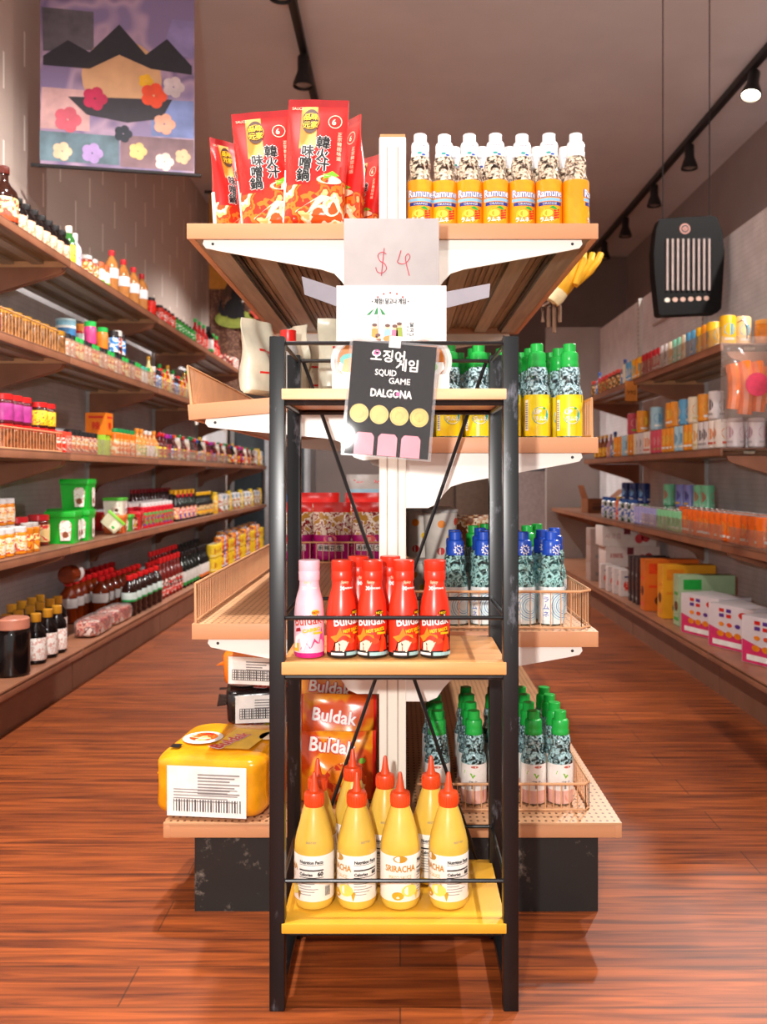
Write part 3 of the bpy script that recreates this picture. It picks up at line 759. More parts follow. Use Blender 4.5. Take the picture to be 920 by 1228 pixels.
# ---- red noodle pouches on the top shelf
FOOD = prnt(['#c8321a', '#ea7a24', '#d9481c', '#f3c078', '#f6ead0', '#e0561e'], 22, .25, (1, 1, .9), soft=False, detail=3)
def pouch():
    w, h, T = .112, .232, .05
    mb = MB()
    gold = prnt(['#d29a34', '#edd07a', '#b87a1e'], 14, .25, (1, 1, .4), soft=True)
    def mf(u, v):
        if v > .955: return DRED
        if v < .33 + .05 * math.sin(u * 6): return FOOD
        if abs(u + .12) < .14 and v > .6: return gold
        return RED
    fr = mb.pillow(w, h, T, mf, 22, 34, wr=.0016, seed=4)
    f = lambda u, v: fr(u, v, .0012)
    f2 = lambda u, v: fr(u, v, .002)
    mb.disc(-.012, .190, .0165, .024, f, mat('#4a2410', .35), 22); mb.ring(-.012, .190, .0150, .0162, f2, GOLD, 22)
    mb.text('品味', -.012, .193, .0135, f2, YEL, bold=.0004); mb.text('元家', -.012, .178, .0135, f2, YEL, bold=.0004)
    mb.text('韓', .014, .138, .026, f2, WHT, bold=.0022); mb.text('火', .014, .115, .024, f2, WHT, bold=.0022); mb.text('汁', .016, .095, .024, f2, WHT, bold=.0022)
    mb.text('味', -.013, .122, .024, f2, WHT, bold=.0022); mb.text('噌', -.016, .099, .024, f2, WHT, bold=.0022); mb.text('鍋', -.019, .076, .025, f2, WHT, bold=.0022)
    f3 = lambda u, v: fr(u, v, .0028)
    mb.text('韓', .014, .138, .026, f3, BLK, bold=.0007); mb.text('火', .014, .115, .024, f3, BLK, bold=.0007); mb.text('汁', .016, .095, .024, f3, BLK, bold=.0007)
    mb.text('味', -.013, .122, .024, f3, BLK, bold=.0007); mb.text('噌', -.016, .099, .024, f3, BLK, bold=.0007); mb.text('鍋', -.019, .076, .025, f3, BLK, bold=.0007)
    mb.ring(.033, .190, .0115, .0128, f, CREAMP, 18); mb.text('6', .031, .184, .016, f, CREAMP, bold=.0004)
    for k, c in enumerate('正宗韓國味道'): mb.text(c, .043, .163 - k * .0092, .0085, f, CREAMP)
    mb.shape([(.02, .086), (.034, .095), (.046, .088), (.03, .083), (.018, .078)], f, LGREEN); mb.disc(.028, .078, .022, .008, f, CREAMP, 14)
    mb.disc(.034, .03, .016, .018, f, mat('#f4e4c0', .4), 16); mb.shape([(-.03, .02), (.015, .05), (.03, .048), (-.005, .018), (-.035, .006)], f, mat('#f0d8c0', .4))
    mb.text('SAUCE', -.038, .213, .007, f, CREAMP, rot=.0)
    skin = mb.mesh()
    s = MB(); s.box(-.057, -.004, .004, -.0545, .006, .1, WHT)
    return [('pouch_skin', skin), ('side_label', s.mesh())]
kind('pouch', 'sauce_pouch', 'pouch', pouch)
for (x, Y, rz, ry, lab, sc) in ((-.264, 1.885, .08, -.10, 'red sauce pouch leaning toward the block wall, with food picture and black characters', 1.05),
                        (-.174, 1.838, -.04, .045, 'tallest red sauce pouch in the middle, its black characters facing the shop front', 1.085),
                        (-.352, 1.925, .95, -.08, 'red sauce pouch turned edgewise at the block-wall end of the top shelf', .84),
                        (-.118, 1.925, -.9, .02, 'red sauce pouch turned sideways behind the tallest pouch', 1.04),
                        (-.08, 2.01, -.9, .1, 'red sauce pouch showing its pale back beside the cream upright', .82)):
    zoff = abs(math.sin(ry)) * .057 * sc + .0008
    o = put('pouch', (x, Y, ZT + zoff), rz, 'red sauce pouches on the top shelf', ry=ry, s=sc); labelled(o, lab)

# ---- white pouches on the tilted block-side shelf
def wpouch(seed):
    def fn():
        mb = MB(); fr = mb.pillow(.12, .185, .06, lambda u, v: mat('#dcd9c4', .3, var=.1, scale=18), 14, 22, wr=.006, seed=seed)
        f = lambda u, v: fr(u, v, .001)
        mb.rect(-.03, .05, .035, .11, f, mat('#efe4dc', .3), 6); mb.rect(-.03, .105, .035, .111, lambda u, v: fr(u, v, .0016), RED, 6); mb.rect(-.03, .05, .035, .055, lambda u, v: fr(u, v, .0016), RED, 6)
        for k in range(3): mb.text('김치', .002, .062 + .014 * k, .013, lambda u, v: fr(u, v, .0018), mat('#d86a5a', .4))
        return [('pouch_skin', mb.mesh())]
    return fn
kind('wpouch', 'snack_pouch', 'pouch', wpouch(3)); kind('wpouch2', 'snack_pouch', 'pouch', wpouch(8))
def on_l2(x, Y, extra=.0): return (x, Y, ZL2 + (abs(x - GX) - .028) * -math.tan(TILT) + extra)
for (k, x, Y, rz, lab) in (('wpouch', -.30, 1.93, 1.15, 'pale green-white pouch with red print standing behind the black rack post'), ('wpouch2', -.235, 2.05, -.9, 'pale pouch with red print standing second on the tilted shelf'), ('wpouch', -.13, 2.0, .4, 'pale pouch with red stripes standing behind the rack near the cream upright'), ('wpouch2', -.20, 2.3, .1, 'pale pouch standing deepest on the tilted shelf')):
    o = put(k, on_l2(x, Y, .02), rz, 'pale snack pouches', s=.84); labelled(o, lab)
def redcap():
    mb = MB(); mb.lathe([(0, 0), (.02, 0), (.021, .003), (.021, .1), (.017, .112), (.014, .118)], mat('#a9a8a6', .3), 18)
    c = MB(); c.lathe([(.0155, .116), (.0165, .118), (.0165, .142), (0, .142)], RED, 18)
    return [('bottle_body', mb.mesh()), ('cap', c.mesh())]
kind('redcap', 'seasoning_bottle', 'bottle', redcap)
labelled(put('redcap', on_l2(-.232, 1.9, .002), 0), 'small grey seasoning bottle with red cap behind the rack post')

# ---- purple sweets behind the little wire fence
def sweets(seed):
    def fn():
        mb = MB()
        pm, tm, wm = mat('#a80f6c', .25, var=.15, scale=25), film('e9d9d0', .35, .1), prnt(['#d9c9b8', '#8a1c22', '#efe6dc', '#b98a3a'], 40, .25)
        def mf(u, v): return pm if v < .45 else wm if v < .85 else RED
        fr = mb.pillow(.13, .2, .075, mf, 16, 24, wr=.004, seed=seed)
        f = lambda u, v: fr(u, v, .001)
        mb.rect(-.045, .038, .045, .06, f, WHT, 6); mb.text('麻辣花生', 0, .041, .02, lambda u, v: fr(u, v, .0018), BLK, width=.084, bold=.0005)
        mb.disc(0, .078, .022, .014, f, RED, 16); mb.text('京', 0, .073, .014, lambda u, v: fr(u, v, .0018), CREAMP)
        return [('bag_skin', mb.mesh())]
    return fn
for i in range(3): kind('sweets%d' % i, 'snack_bag', 'bag', sweets(i + 2))
for i, (x, Y) in enumerate(((-.362, 3.12), (-.231, 3.11), (-.10, 3.12))):
    o = put('sweets%d' % (i % 3), (x, Y, ZL3 + .001), RND.uniform(-.1, .1), 'purple snack bags', rx=.02); series(o, 'glossy purple snack bag', 'fenced shelf', 'x')
for i, (x, Y) in enumerate(((-.29, 3.235), (-.12, 3.235))):
    o = put('sweets%d' % ((i + 1) % 3), (x, Y, ZL3 + .001), RND.uniform(-.2, .2), 'purple snack bags', s=1.15); series(o, 'taller purple snack bag', 'fenced shelf', 'x')
kind('bluebag', 'snack_bag', 'bag', packet(['#1d7fd0', '#2f95e0', '#1a6cc0'], .1, .2, .05, 9))
labelled(put('bluebag', (-.36, 3.36, ZL3 + .001), .1, s=1.1), 'bright blue snack bag beside the purple bags')
def header():
    mb = MB(); mb.pillow(.15, .28, .04, lambda u, v: mat('#8fb8cc', .3) if .72 < v < .8 else mat('#b0a8a4', .3) if v > .8 else prnt(['#8a5a3a', '#c9a582', '#6a3a22'], 40, .3), 14, 22, wr=.003, seed=5)
    f = flat((0, -.004, 0), (1, 0, 0), (0, 0, 1), 0)
    mb.text('Ton & Mo', 0, .243, .026, f, RED, width=.12, bold=.0008)
    return [('bag_skin', mb.mesh())]
kind('headerbag', 'snack_bag', 'bag', header)
labelled(put('headerbag', (-.12, 3.40, ZL3 + .001), 0, s=1.05), 'tall brown snack bag with grey top behind the purple bags')

# ---- noodle multipacks on the block side of the deck
def bigpack(base, accent, front_white, seed, w=.225, d=.27, h=.125, logo='Buldak'):
    def fn():
        mb = MB()
        def mf(i, j):
            a = math.sin(i * 2 * PI)
            return base
        mb.bag(w, d, h, base, .26, .0028, seed, 44, 22)
        out = MB()
        yF = -d / 2 - .0045
        f = flat((0, yF, 0), (1, 0, 0), (0, 0, 1), 0)
        if front_white:
            out.rect(-w * .36, .008, w * .36, h * .86, f, WHT)
            f2 = flat((0, yF - .0006, 0), (1, 0, 0), (0, 0, 1), 0)
            for k in range(7): out.rect(-w * .08, h * .74 - k * .0062, w * .3 - (k % 3) * .01, h * .74 - k * .0062 - .0028, f2, GREYP)
            for k in range(26):
                x = -w * .3 + k * .0054; out.rect(x, .018, x + .0012 + (k % 3) * .0008, .042, f2, BLK)
            for k in range(5): out.rect(-w * .3, h * .5 - k * .0058, w * .28 - (k % 2) * .02, h * .5 - k * .0058 - .002, f2, GREYP)
        zT = h + .0035
        g = flat((0, -d * .02, zT), (1, 0, 0), (0, 1, 0), 0); g2 = flat((0, -d * .02, zT + .0008), (1, 0, 0), (0, 1, 0), 0); g3 = flat((0, -d * .02, zT + .0016), (1, 0, 0), (0, 1, 0), 0)
        out.disc(-w * .22, -.01, .042, .046, g, mat('#f1ece2', .3), 22); out.disc(-w * .22, -.006, .03, .03, g2, FOOD, 18)
        out.shape([(-.01, -.08), (.07, -.08), (.085, .06), (.0, .07)], g, accent)
        out.text(logo, .028, -.035, .042, g2, WHT, rot=1.25, bold=.003, slant=.15); out.text(logo, .028, -.035, .042, g3, RED, rot=1.25, bold=.0012, slant=.15)
        out.disc(.085, .02, .02, .03, g, CREAMP, 14); out.rect(-.095, -.085, -.075, -.06, g, BLK)
        sd = flat((w / 2 + .0045, 0, 0), (0, 1, 0), (0, 0, 1), 0); sd2 = flat((w / 2 + .0053, 0, 0), (0, 1, 0), (0, 0, 1), 0)
        out.text(logo, 0, h * .4, .05, sd, WHT, bold=.003); out.text(logo, 0, h * .4, .05, sd2, RED, bold=.001)
        fl = MB(); fl.prism([(-.05, .0), (.05, 0), (.056, .022), (-.056, .022)], lambda u, v, t: (-w / 2 - v, u, h * .5 + t * .002 + math.sin(u * 120) * .002), base)
        return [('pack_film', mb.mesh(sharp=60)), ('printing', out.mesh()), ('end_seal', fl.mesh())]
    return fn
YO, OR2, BK2 = mat('#eda018', .22, var=.16, scale=18, bump=.25), mat('#e5731a', .22, var=.25, scale=20, bump=.3), mat('#1d1819', .22, var=.2, scale=20, bump=.3)
kind('pack_y', 'noodle_multipack', 'noodle pack', bigpack(YO, YEL, True, 2))
kind('pack_o', 'noodle_multipack', 'noodle pack', bigpack(OR2, YEL, True, 3, .16, .17, .085))
kind('pack_k', 'noodle_multipack', 'noodle pack', bigpack(BK2, RED, True, 4, .16, .17, .085))
labelled(put('pack_y', (-.366, 1.95, ZD + .001), -.12), 'big yellow noodle multipack with white barcode end at the corner of the deck')
zz = ZD + .001
for k, (key, x, y, rz, lab) in enumerate((('pack_o', -.34, 2.25, -.15, 'orange noodle multipack, lowest of the stack behind the yellow one'), ('pack_k', -.345, 2.26, .15, 'black noodle multipack with white panel under the topmost orange one'), ('pack_o', -.335, 2.26, -.2, 'orange noodle multipack on top of the stack, above the black one'))):
    o = put(key, (x, y, zz), rz, 'stacked noodle packs'); labelled(o, lab); zz += .0895
def opack(seed, w, h):
    def fn():
        mb = MB(); m1 = prnt(['#c83a14', '#f08a1c', '#f2a426', '#d9541a'], 13, .2, soft=True)
        fr = mb.pillow(w, h, .055, lambda u, v: RED if abs(u) > .46 else m1, 24, 24, wr=.003, seed=seed)
        f = lambda u, v: fr(u, v, .0012); f2 = lambda u, v: fr(u, v, .002)
        mb.text('Buldak', -.01, h * .72, .036, f, RED, bold=.003, rot=-.12); mb.text('Buldak', -.01, h * .72, .036, f2, WHT, bold=.0009, rot=-.12)
        mb.disc(.02, h * .35, .045, .035, f, FOOD, 16); mb.disc(.055, h * .6, .007, .006, f, LGREEN, 10)
        return [('pack_film', mb.mesh())]
    return fn
for i, (h, x, y, rz, lab) in enumerate(((.145, -.135, 1.93, .04, 'orange noodle pack standing beside the cream upright, lowest of the three'), (.205, -.135, 2.005, -.05, 'orange noodle pack standing second in the pile behind the mayo bottles'), (.265, -.15, 2.085, -.1, 'tallest orange noodle pack at the back of the pile, its white name slanting'))):
    kind('opack%d' % i, 'noodle_pack', 'noodle pack', opack(i + 1, .168, h))
    labelled(put('opack%d' % i, (x, y, ZD + .001), rz, 'orange noodle packs'), lab)

# ---- chilli mayo squeeze bottles on the yellow board
def mayo():
    R, H = .0335, .223
    mb = MB(); yb = mat('#e0ba4a', .25, var=.05, spec=.6)
    mb.lathe([(0, .004), (.022, .001), (.030, .002), (R, .010), (R, .098), (R - .0006, .106), (R - .004, .122), (.0215, .150), (.0165, .164), (.0150, .172)], yb, 30)
    c = MB(); om = mat('#e04a1c', .32)
    c.lathe([(.0162, .166), (.0168, .168), (.0168, .186), (.0155, .189), (.0085, .191), (.0062, .200), (.0034, .219), (.002, .222), (0, .222)], om, 24)
    for k in range(24):
        a = 2 * PI * k / 24; c.box(.0166 * math.cos(a) - .0007, .0166 * math.sin(a) - .0007, .170, .0166 * math.cos(a) + .0007, .0166 * math.sin(a) + .0007, .184, om)
    l = MB(); l.lathe([(R + .0003, .016), (R + .0005, .017), (R + .0005, .091), (R + .0003, .092)], mat('#f3efe6', .4, var=.03), 30, capb=False, capt=False)
    f, f2 = cyl(R, off=.0009), cyl(R, off=.0013)
    l.text('SRIRACHA', 0, .066, .0145, f, mat('#c98a1c', .4), width=.052, bold=.0004)
    l.text('MAYO SAUCE', 0, .054, .0085, f, mat('#d9a93a', .4), width=.038)
    l.disc(0, .087, .012, .006, f, mat('#c9952a', .4), 14)
    l.shape([(-.028, .017), (.03, .017), (.034, .03), (.02, .046), (.004, .04), (-.012, .028)], f, mat('#e9c23c', .4)); l.disc(.016, .034, .014, .010, f2, mat('#f2dc6a', .4), 14); l.disc(-.004, .026, .010, .007, f2, mat('#d9a424', .4), 12)
    a0 = 1.55; n1, n2 = cyl(R, 0, a0, .0009), cyl(R, 0, a0, .0013)
    l.text('Nutrition Facts', 0, .079, .0075, n1, BLK, width=.04, bold=.0003); l.rect(-.021, .0765, .021, .0772, n1, BLK, 5)
    l.rect(-.021, .067, .021, .0693, n1, BLK, 5); l.text('Calories', -.009, .059, .0068, n1, BLK, bold=.0003); l.text('60', .0155, .059, .0095, n1, BLK, bold=.0005); l.rect(-.021, .0555, .021, .0566, n1, BLK, 5)
    for k in range(6): l.rect(-.021, .051 - k * .0045, .012 - (k % 3) * .006, .0498 - k * .0045, n1, GREYP, 4)
    for k in range(9): l.rect(.024 + k * .0012, .024, .0246 + k * .0012, .04, n1, BLK)
    d1 = cyl(lambda v: .0265, .0, a0 + .1, .0034)
    mb.text('BEST BY', 0, .112, .005, cyl(R - .0016, 0, a0, .0007), GREYP)
    return [('bottle_body', mb.mesh()), ('nozzle_cap', c.mesh()), ('label', l.mesh())]
kind('mayo', 'mayo_bottle', 'bottle', mayo)
zb = .1436
for (px, rz) in ((377, -1.62), (428, -1.02), (480, 0.0), (538, -1.05)):
    o = put('mayo', (gx(px, 1.56), 1.56, zb), rz, 'chilli mayo bottles on the rack'); series(o, 'yellow mayo bottle, front row', 'rack bottom board', 'x')
for (px, Y, rz) in ((381, 1.635, -1.3), (423, 1.692, -1.4), (462, 1.65, -1.5), (517, 1.65, -1.5)):
    o = put('mayo', (gx(px, Y), Y, zb), rz, 'chilli mayo bottles on the rack'); series(o, 'yellow mayo bottle, back row', 'rack bottom board', 'x')

# ---- hot sauce bottles on the middle board
def hots(pink):
    def fn():
        R = .0252; base = mat('#e6331a', .3, var=.06) if not pink else mat('#f2c6d4', .3, var=.05, scale=60)
        mb = MB(); bot = BLK if not pink else mat('#c81e7a', .3)
        mb.lathe([(0, .003), (.020, .0005), (.0238, .002), (R, .006), (R, .010), (R, .072), (R - .001, .082), (.0222, .097), (.0178, .112), (.0165, .120), (.0163, .127)], None, 30, mats=[bot, bot, bot, bot, base, base, base, base, base, base])
        c = MB(); c.lathe([(.0170, .127), (.0178, .129), (.0178, .143), (.0172, .144), (.0178, .145), (.0178, .160), (.0165, .1615), (0, .1615)], base, 26)
        l = MB(); f, f2, f3 = cyl(R, off=.0005), cyl(R, off=.0009), cyl(R, off=.0013)
        if not pink:
            l.rect(-.030, .006, .038, .014, f, BLK, 10)
            l.shape([(-.026, .012), (.034, .012), (.036, .05), (.028, .036), (.022, .056), (.014, .03), (.004, .02), (-.012, .024), (-.02, .034)], f, mat('#3a0f10', .35))
            l.shape([(-.03, .036), (-.018, .040), (-.012, .052), (-.008, .042), (.004, .040), (.006, .034), (-.002, .030), (-.02, .028)], f2, ORANGE)
            l.shape([(-.02, .014), (-.006, .012), (.002, .028), (-.008, .032), (-.02, .026)], f2, mat('#e8d9c0', .4)); l.disc(.006, .03, .008, .005, f2, ORED, 12); l.shape([(.014, .012), (.022, .012), (.026, .034), (.02, .04)], f2, ORED)
            l.rect(-.028, .0065, -.006, .0105, f2, WHT, 5); l.rect(-.002, .006, .036, .0115, f2, mat('#9fc6c8', .35), 6)
        else:
            l.shape([(-.036, .008), (.038, .008), (.038, .046), (.032, .03), (.026, .052), (.02, .026), (.012, .034), (.006, .018), (-.004, .03), (-.012, .016), (-.036, .016)], f, mat('#e0569a', .35))
            l.shape([(-.024, .018), (-.006, .014), (.002, .034), (-.01, .044), (-.022, .036)], f2, WHT); l.shape([(-.028, .012), (-.014, .012), (-.014, .026), (-.026, .026)], f2, YEL); l.shape([(-.022, .044), (-.01, .046), (-.012, .052), (-.02, .050)], f2, mat('#b0202a', .35))
            for k in range(0): l.disc(-.016 + (k * .0117) % .032, .098 + k * .006, .0022, .0016, cyl(lambda v: .0252 if v < .082 else .0185 if v < .127 else .0178, 0, 0, .0012 + .003 * (k < 2)), mat('#e89ab8', .4), 8)
        l.text('Buldak', .001, .0565, .0225, f2, mat('#9a1216', .3) if not pink else WHT, width=.048, bold=.0012, rot=.1); l.text('Buldak', .001, .0565, .0225, f3, WHT if not pink else mat('#d0392c', .3), width=.047, bold=.0004, rot=.1)
        l.text('HOT SAUCE' if not pink else 'CARBO', .008, .0455, .0078, f3, YEL, width=.03, rot=.16, bold=.0005)
        l.rect(.010, .041, .026, .0445, f2, YEL, 3)
        l.disc(.014, .0765, .007, .0048, f2, mat('#3c1c08', .35) if not pink else YEL, 14); l.text('HOT', .014, .0745, .0055, f3, YEL if not pink else RED, bold=.0003)
        n = MB()
        n.text('X', -.006, .113, .0085, cyl(.0178, off=.001), WHT, bold=.0007); n.text('SAMYANG', .006, .1145, .0042, cyl(.0178, off=.001), WHT, bold=.0002); n.text('Spicy', -.001, .124, .006, cyl(.0165, off=.001), mat('#f0c9a0', .4), bold=.0002)
        return [('bottle_body', mb.mesh()), ('cap', c.mesh()), ('label', l.mesh()), ('neck_print', n.mesh())]
    return fn
kind('hot', 'hot_sauce_bottle', 'bottle', hots(False)); kind('hotp', 'hot_sauce_bottle', 'bottle', hots(True))
zh = .5676
labelled(put('hotp', (gx(371, 1.532), 1.532, zh), -.05, 'hot sauce bottles on the rack'), 'pink hot sauce bottle at the block-wall end of the middle rack board')
for (px, rz) in ((410, .5), (446.5, .3), (484, .6), (521.5, .25)):
    o = put('hot', (gx(px, 1.532), 1.532, zh), -.06 - (px in (410, 484)) * -.5, 'hot sauce bottles on the rack'); series(o, 'red sauce bottle, front row', 'middle rack board', 'x')
for px in (430, 468):
    o = put('hot', (gx(px, 1.605), 1.605, zh), .5, 'hot sauce bottles on the rack'); series(o, 'red sauce bottle, back row', 'middle rack board', 'x')

# ---- the candy carton on the rack top with its handwritten price flap
yb = 1.635; zc = 1.0112
wC = .098
cb = thing('candy_carton', 'white display carton with handwritten price flap standing on the rack top board', 'carton', (gx(469.5, yb), yb, zc))
CW2 = mat('#8e8992', .55, var=.03)
CW, CG, KR = mat('#dad6d4', .5, var=.02), mat('#aaa3a2', .55, var=.03), mat('#a08468', .6)
mb = MB(); mb.box(-wC, 0, 0, wC, .004, .197, CW); mb.box(-wC, .004, 0, wC, .0045, .197, KR); obj('back_panel', mb, cb)
mb = MB(); mb.box(-.085, .002, .1975, .085, .0045, .317, CG, .001); mb.box(-.085, .0028, .307, .085, .008, .3175, CG)
fo = obj('price_flap', mb, cb)
f = flat((0, .0012, 0), (1, 0, 0), (0, 0, 1), 0)
mb = MB(); ink = mat('#b23a4a', .5)
def stroke(pts, r=.0009): mb.tube([(u + .013, .0018, v + .008) for u, v in pts], r, ink, 5)
def bez(pts, n=8):
    out = []
    for i in range(len(pts) - 1):
        for k in range(n): t = k / n; p0, p1 = pts[max(i - 1, 0)], pts[i]; p2, p3 = pts[i + 1], pts[min(i + 2, len(pts) - 1)]; out.append(tuple(.5 * ((2 * p1[j]) + (-p0[j] + p2[j]) * t + (2 * p0[j] - 5 * p1[j] + 4 * p2[j] - p3[j]) * t * t + (-p0[j] + 3 * p1[j] - 3 * p2[j] + p3[j]) * t ** 3) for j in (0, 1)))
    return out + [pts[-1]]
stroke(bez([(-.022, .246), (-.03, .249), (-.037, .244), (-.034, .234), (-.025, .228), (-.022, .219), (-.029, .212), (-.038, .214), (-.041, .222)])); stroke([(-.026, .256), (-.031, .207)])
stroke(bez([(.004, .252), (.0, .238), (-.002, .231), (.006, .228), (.014, .231), (.02, .24), (.017, .246), (.012, .24), (.014, .226), (.019, .207)]))
obj('handwriting', mb, fo)
mb = MB(); mb.prism([(0, 0), (.055, 0), (.06, .03), (0, .033)], lambda u, v, t: (-wC - u * .98, -.001 - u * .5 + t * .0018, .160 + v + u * .28), CW2); obj('side_wing', mb, cb)
mb = MB(); mb.prism([(0, 0), (.075, .014), (.077, .038), (0, .029)], lambda u, v, t: (wC + u * .98, -.001 - u * .35 + t * .0018, .157 + v), CW2); obj('side_wing', mb, cb)
mb = MB(); mb.box(-wC, -.1, 0, wC, -.002, .003, CW); mb.box(-wC, -.04, .003, -wC + .002, -.002, .045, CW); mb.box(wC - .002, -.04, .003, wC, -.002, .045, CW); mb.box(-wC, -.1, .003, wC, -.098, .028, CW); obj('tray', mb, cb)
art = MB(); A = flat((0, -.0006, 0), (1, 0, 0), (0, 0, 1), 0); A2 = flat((0, -.0012, 0), (1, 0, 0), (0, 0, 1), 0); A3 = flat((0, -.0018, 0), (1, 0, 0), (0, 0, 1), 0)
for k in range(5):
    a = math.radians(128 - 19 * k); art.disc(.036 * math.cos(a) - .002, .148 + .036 * math.sin(a), .0018, .0018, A, RED, 10)
art.text('• 체험! 달고나 게임 •', -.002, .165, .0105, A, BLK, width=.066, bold=.0003)
ux, uy = -.024, .142
for k in range(6):
    a0, a1 = -.021 + .007 * k, -.014 + .007 * k
    art.shape([(ux + a0, uy + .002 + .002 * (1 - abs(a0) / .021)), (ux + a1, uy + .002 + .002 * (1 - abs(a1) / .021)), (ux + a1 * .55, uy + .013 - abs(a1) * .12), (ux, uy + .017), (ux + a0 * .55, uy + .013 - abs(a0) * .12)], A2, mat('#0f7a3a', .5) if k % 2 == 0 else mat('#dfe8e0', .5))
art.rect(ux - .0005, .103, ux + .0005, uy + .002, A, GREYP)
for (u, v, c, hd) in ((-.03, .118, ORANGE, 1), (-.024, .1, mat('#8a4a22', .5), 1), (-.007, .117, mat('#8fb8d0', .5), 1), (.006, .116, mat('#d86a8a', .5), 1), (.014, .12, mat('#8a9a2a', .5), 1)):
    art.shape([(u - .006, v - .014), (u + .006, v - .014), (u + .005, v + .002), (u - .005, v + .002)], A2, c); art.disc(u, v + .006, .0046, .0046, A2, mat('#f0c49a', .5), 12); art.disc(u, v + .0085, .0048, .003, A3, BROWNP, 10)
art.disc(-.002, .102, .013, .006, A3, mat('#d98a3a', .5), 16); art.rect(-.006, .086, -.001, .1, A2, mat('#c07028', .5)); art.disc(.012, .094, .004, .005, A3, TEAL, 10)
for k, c in enumerate('달고나게임'): art.text(c, .036, .124 - k * .0092, .0082, A, BLK, bold=.0003)
for k, c in enumerate('체험용'): art.text(c, .029, .121 - k * .0065, .005, A, BLK)
obj('printed_picture', art, cb.children[0])
def candy():
    r = .047
    rim = MB(); rim.T = Matrix.Rotation(PI / 2, 4, 'X'); rim.lathe([(r * .80, -.009), (r, -.009), (r, .009), (r * .80, .009), (r * .80, -.009)], film('f2f0ee', .30, .08), 32, capb=False, capt=False); rim.lathe([(r * .97, .006), (r * 1.03, .007), (r * 1.03, .010), (r * .9, .011)], film('ffffff', .35, .08), 32, capb=False, capt=False)
    d = MB(); d.T = Matrix.Rotation(PI / 2, 4, 'X'); d.lathe([(0, -.006), (r * .78, -.006), (r * .78, .002), (0, .002)], mat('#c9741e', .2, var=.2, scale=30), 30)
    s = MB(); f = flat((0, -.0028, 0), (1, 0, 0), (0, 0, 1), 0); f2 = flat((0, -.0034, 0), (1, 0, 0), (0, 0, 1), 0); f3 = flat((0, -.004, 0), (1, 0, 0), (0, 0, 1), 0)
    s.shape([(-.034, .0), (-.036, -.01), (-.02, -.03), (0, -.036), (.02, -.03), (.036, -.01), (.034, .0)], f, WHT); s.disc(-.016, .004, .017, .011, f2, TEAL, 14); s.shape([(-.03, -.016), (-.016, -.018), (-.004, .0), (-.014, .008), (-.026, .004)], f3, ORANGE); s.disc(.004, -.014, .007, .009, f2, RED, 12); s.disc(.016, -.008, .008, .008, f2, LGREEN, 12); s.disc(-.004, -.026, .012, .006, f3, ORANGE, 12)
    return [('clear_rim', rim.mesh()), ('candy_disc', d.mesh()), ('sticker', s.mesh())]
kind('candy', 'candy_tub', 'candy', candy)
for px, lab in ((431, 'round clear honeycomb candy tub standing behind the sign, near the block wall'), (508, 'round clear honeycomb candy tub standing behind the sign, near the yellow sodas')):
    o = put('candy', (gx(px, 1.575), 1.575, zc + .0035 + .0492), 0, 'candy tubs'); labelled(o, lab)

# ---- the black printed sign in its plastic sleeve, hung on the top rail
ys = 1.4885; sc = F / ys
def sp(px, py): return ((px - 480) / sc, CAMZ - (py - 570) / sc)
sx, sz = sp(474, 411)
sg_ = thing('paper_sign', 'black printed candy sign in clear sleeve taped to the top rail of the rack', 'sign', (sx, ys - .012, sz)); sg_.rotation_euler = (0, math.radians(4.6), 0)
w2, hs = 50 / sc, 134 / sc
mb = MB(); mb.box(-w2, -.0006, -.004 - hs, w2, .0006, -.004, mat('#0f0c10', .6, var=.08, scale=6, spec=.15)); sh = obj('printed_sheet', mb, sg_)
p = MB(); f = flat((0, -.0011, -.004 - hs), (1, 0, 0), (0, 0, 1), 0); f2 = flat((0, -.0016, -.004 - hs), (1, 0, 0), (0, 0, 1), 0)
PK, PK2, GC = mat('#f03a9a', .4), mat('#ef8fa0', .45), mat('#e0bb3c', .4, var=.1, scale=60)
p.text('오징어', -.009, hs * .845, .021, f, WHT, bold=.0006); p.text('게임', .023, hs * .775, .021, f, WHT, bold=.0006)
p.ring(-.0275, hs * .845 + .0125, .0024, .0046, f2, PK, 14)
p.text('SQUID', -.011, hs * .715, .0135, f, WHT, width=.034, bold=.0003); p.text('GAME', .012, hs * .647, .0135, f, WHT, width=.034, bold=.0003)
p.text('DALGONA', .0, hs * .525, .0175, f, WHT, width=.066, bold=.0006); p.disc(.0112, hs * .525 + .006, .0035, .0035, f2, PK, 12)
for k in range(4):
    u, v = -.0495 + .033 * k, hs * .365; u *= .98
    p.disc(u, v, .0152, .0152, f, GC, 24); gd = mat('#c79a24', .45)
    p.ring(u, v, .0126, .0133, f2, gd, 22)
    if k == 0: p.ring(u, v, .007, .0076, f2, gd, 18)
    if k == 1: p.ring(u, v - .001, .0075, .0082, f2, gd, 3)
    if k == 2: p.ring(u, v, .0065, .0073, f2, gd, 5)
    if k == 3: p.ring(u, v + .001, .0068, .0076, f2, gd, 12); p.rect(u - .0005, v - .008, u + .0005, v, f2, gd)
for k in range(3):
    u = -.037 + .0375 * k
    p.shape([(u - .0155, 0.0005), (u + .0155, .0005), (u + .0155, .03), (u + .011, .036), (u - .011, .036), (u - .0155, .03)], f, PK2)
obj('print', p, sh)
mb = MB(); mb.box(-w2 - .005, -.0022, -.004 - hs - .003, w2 + .005, -.0018, .0005, film('f4f2f4', .018, .04)); mb.box(-w2 - .005, .0012, -.004 - hs - .003, w2 + .005, .0016, .0005, film('f4f2f4', .12, .1)); obj('clear_sleeve', mb, sg_)
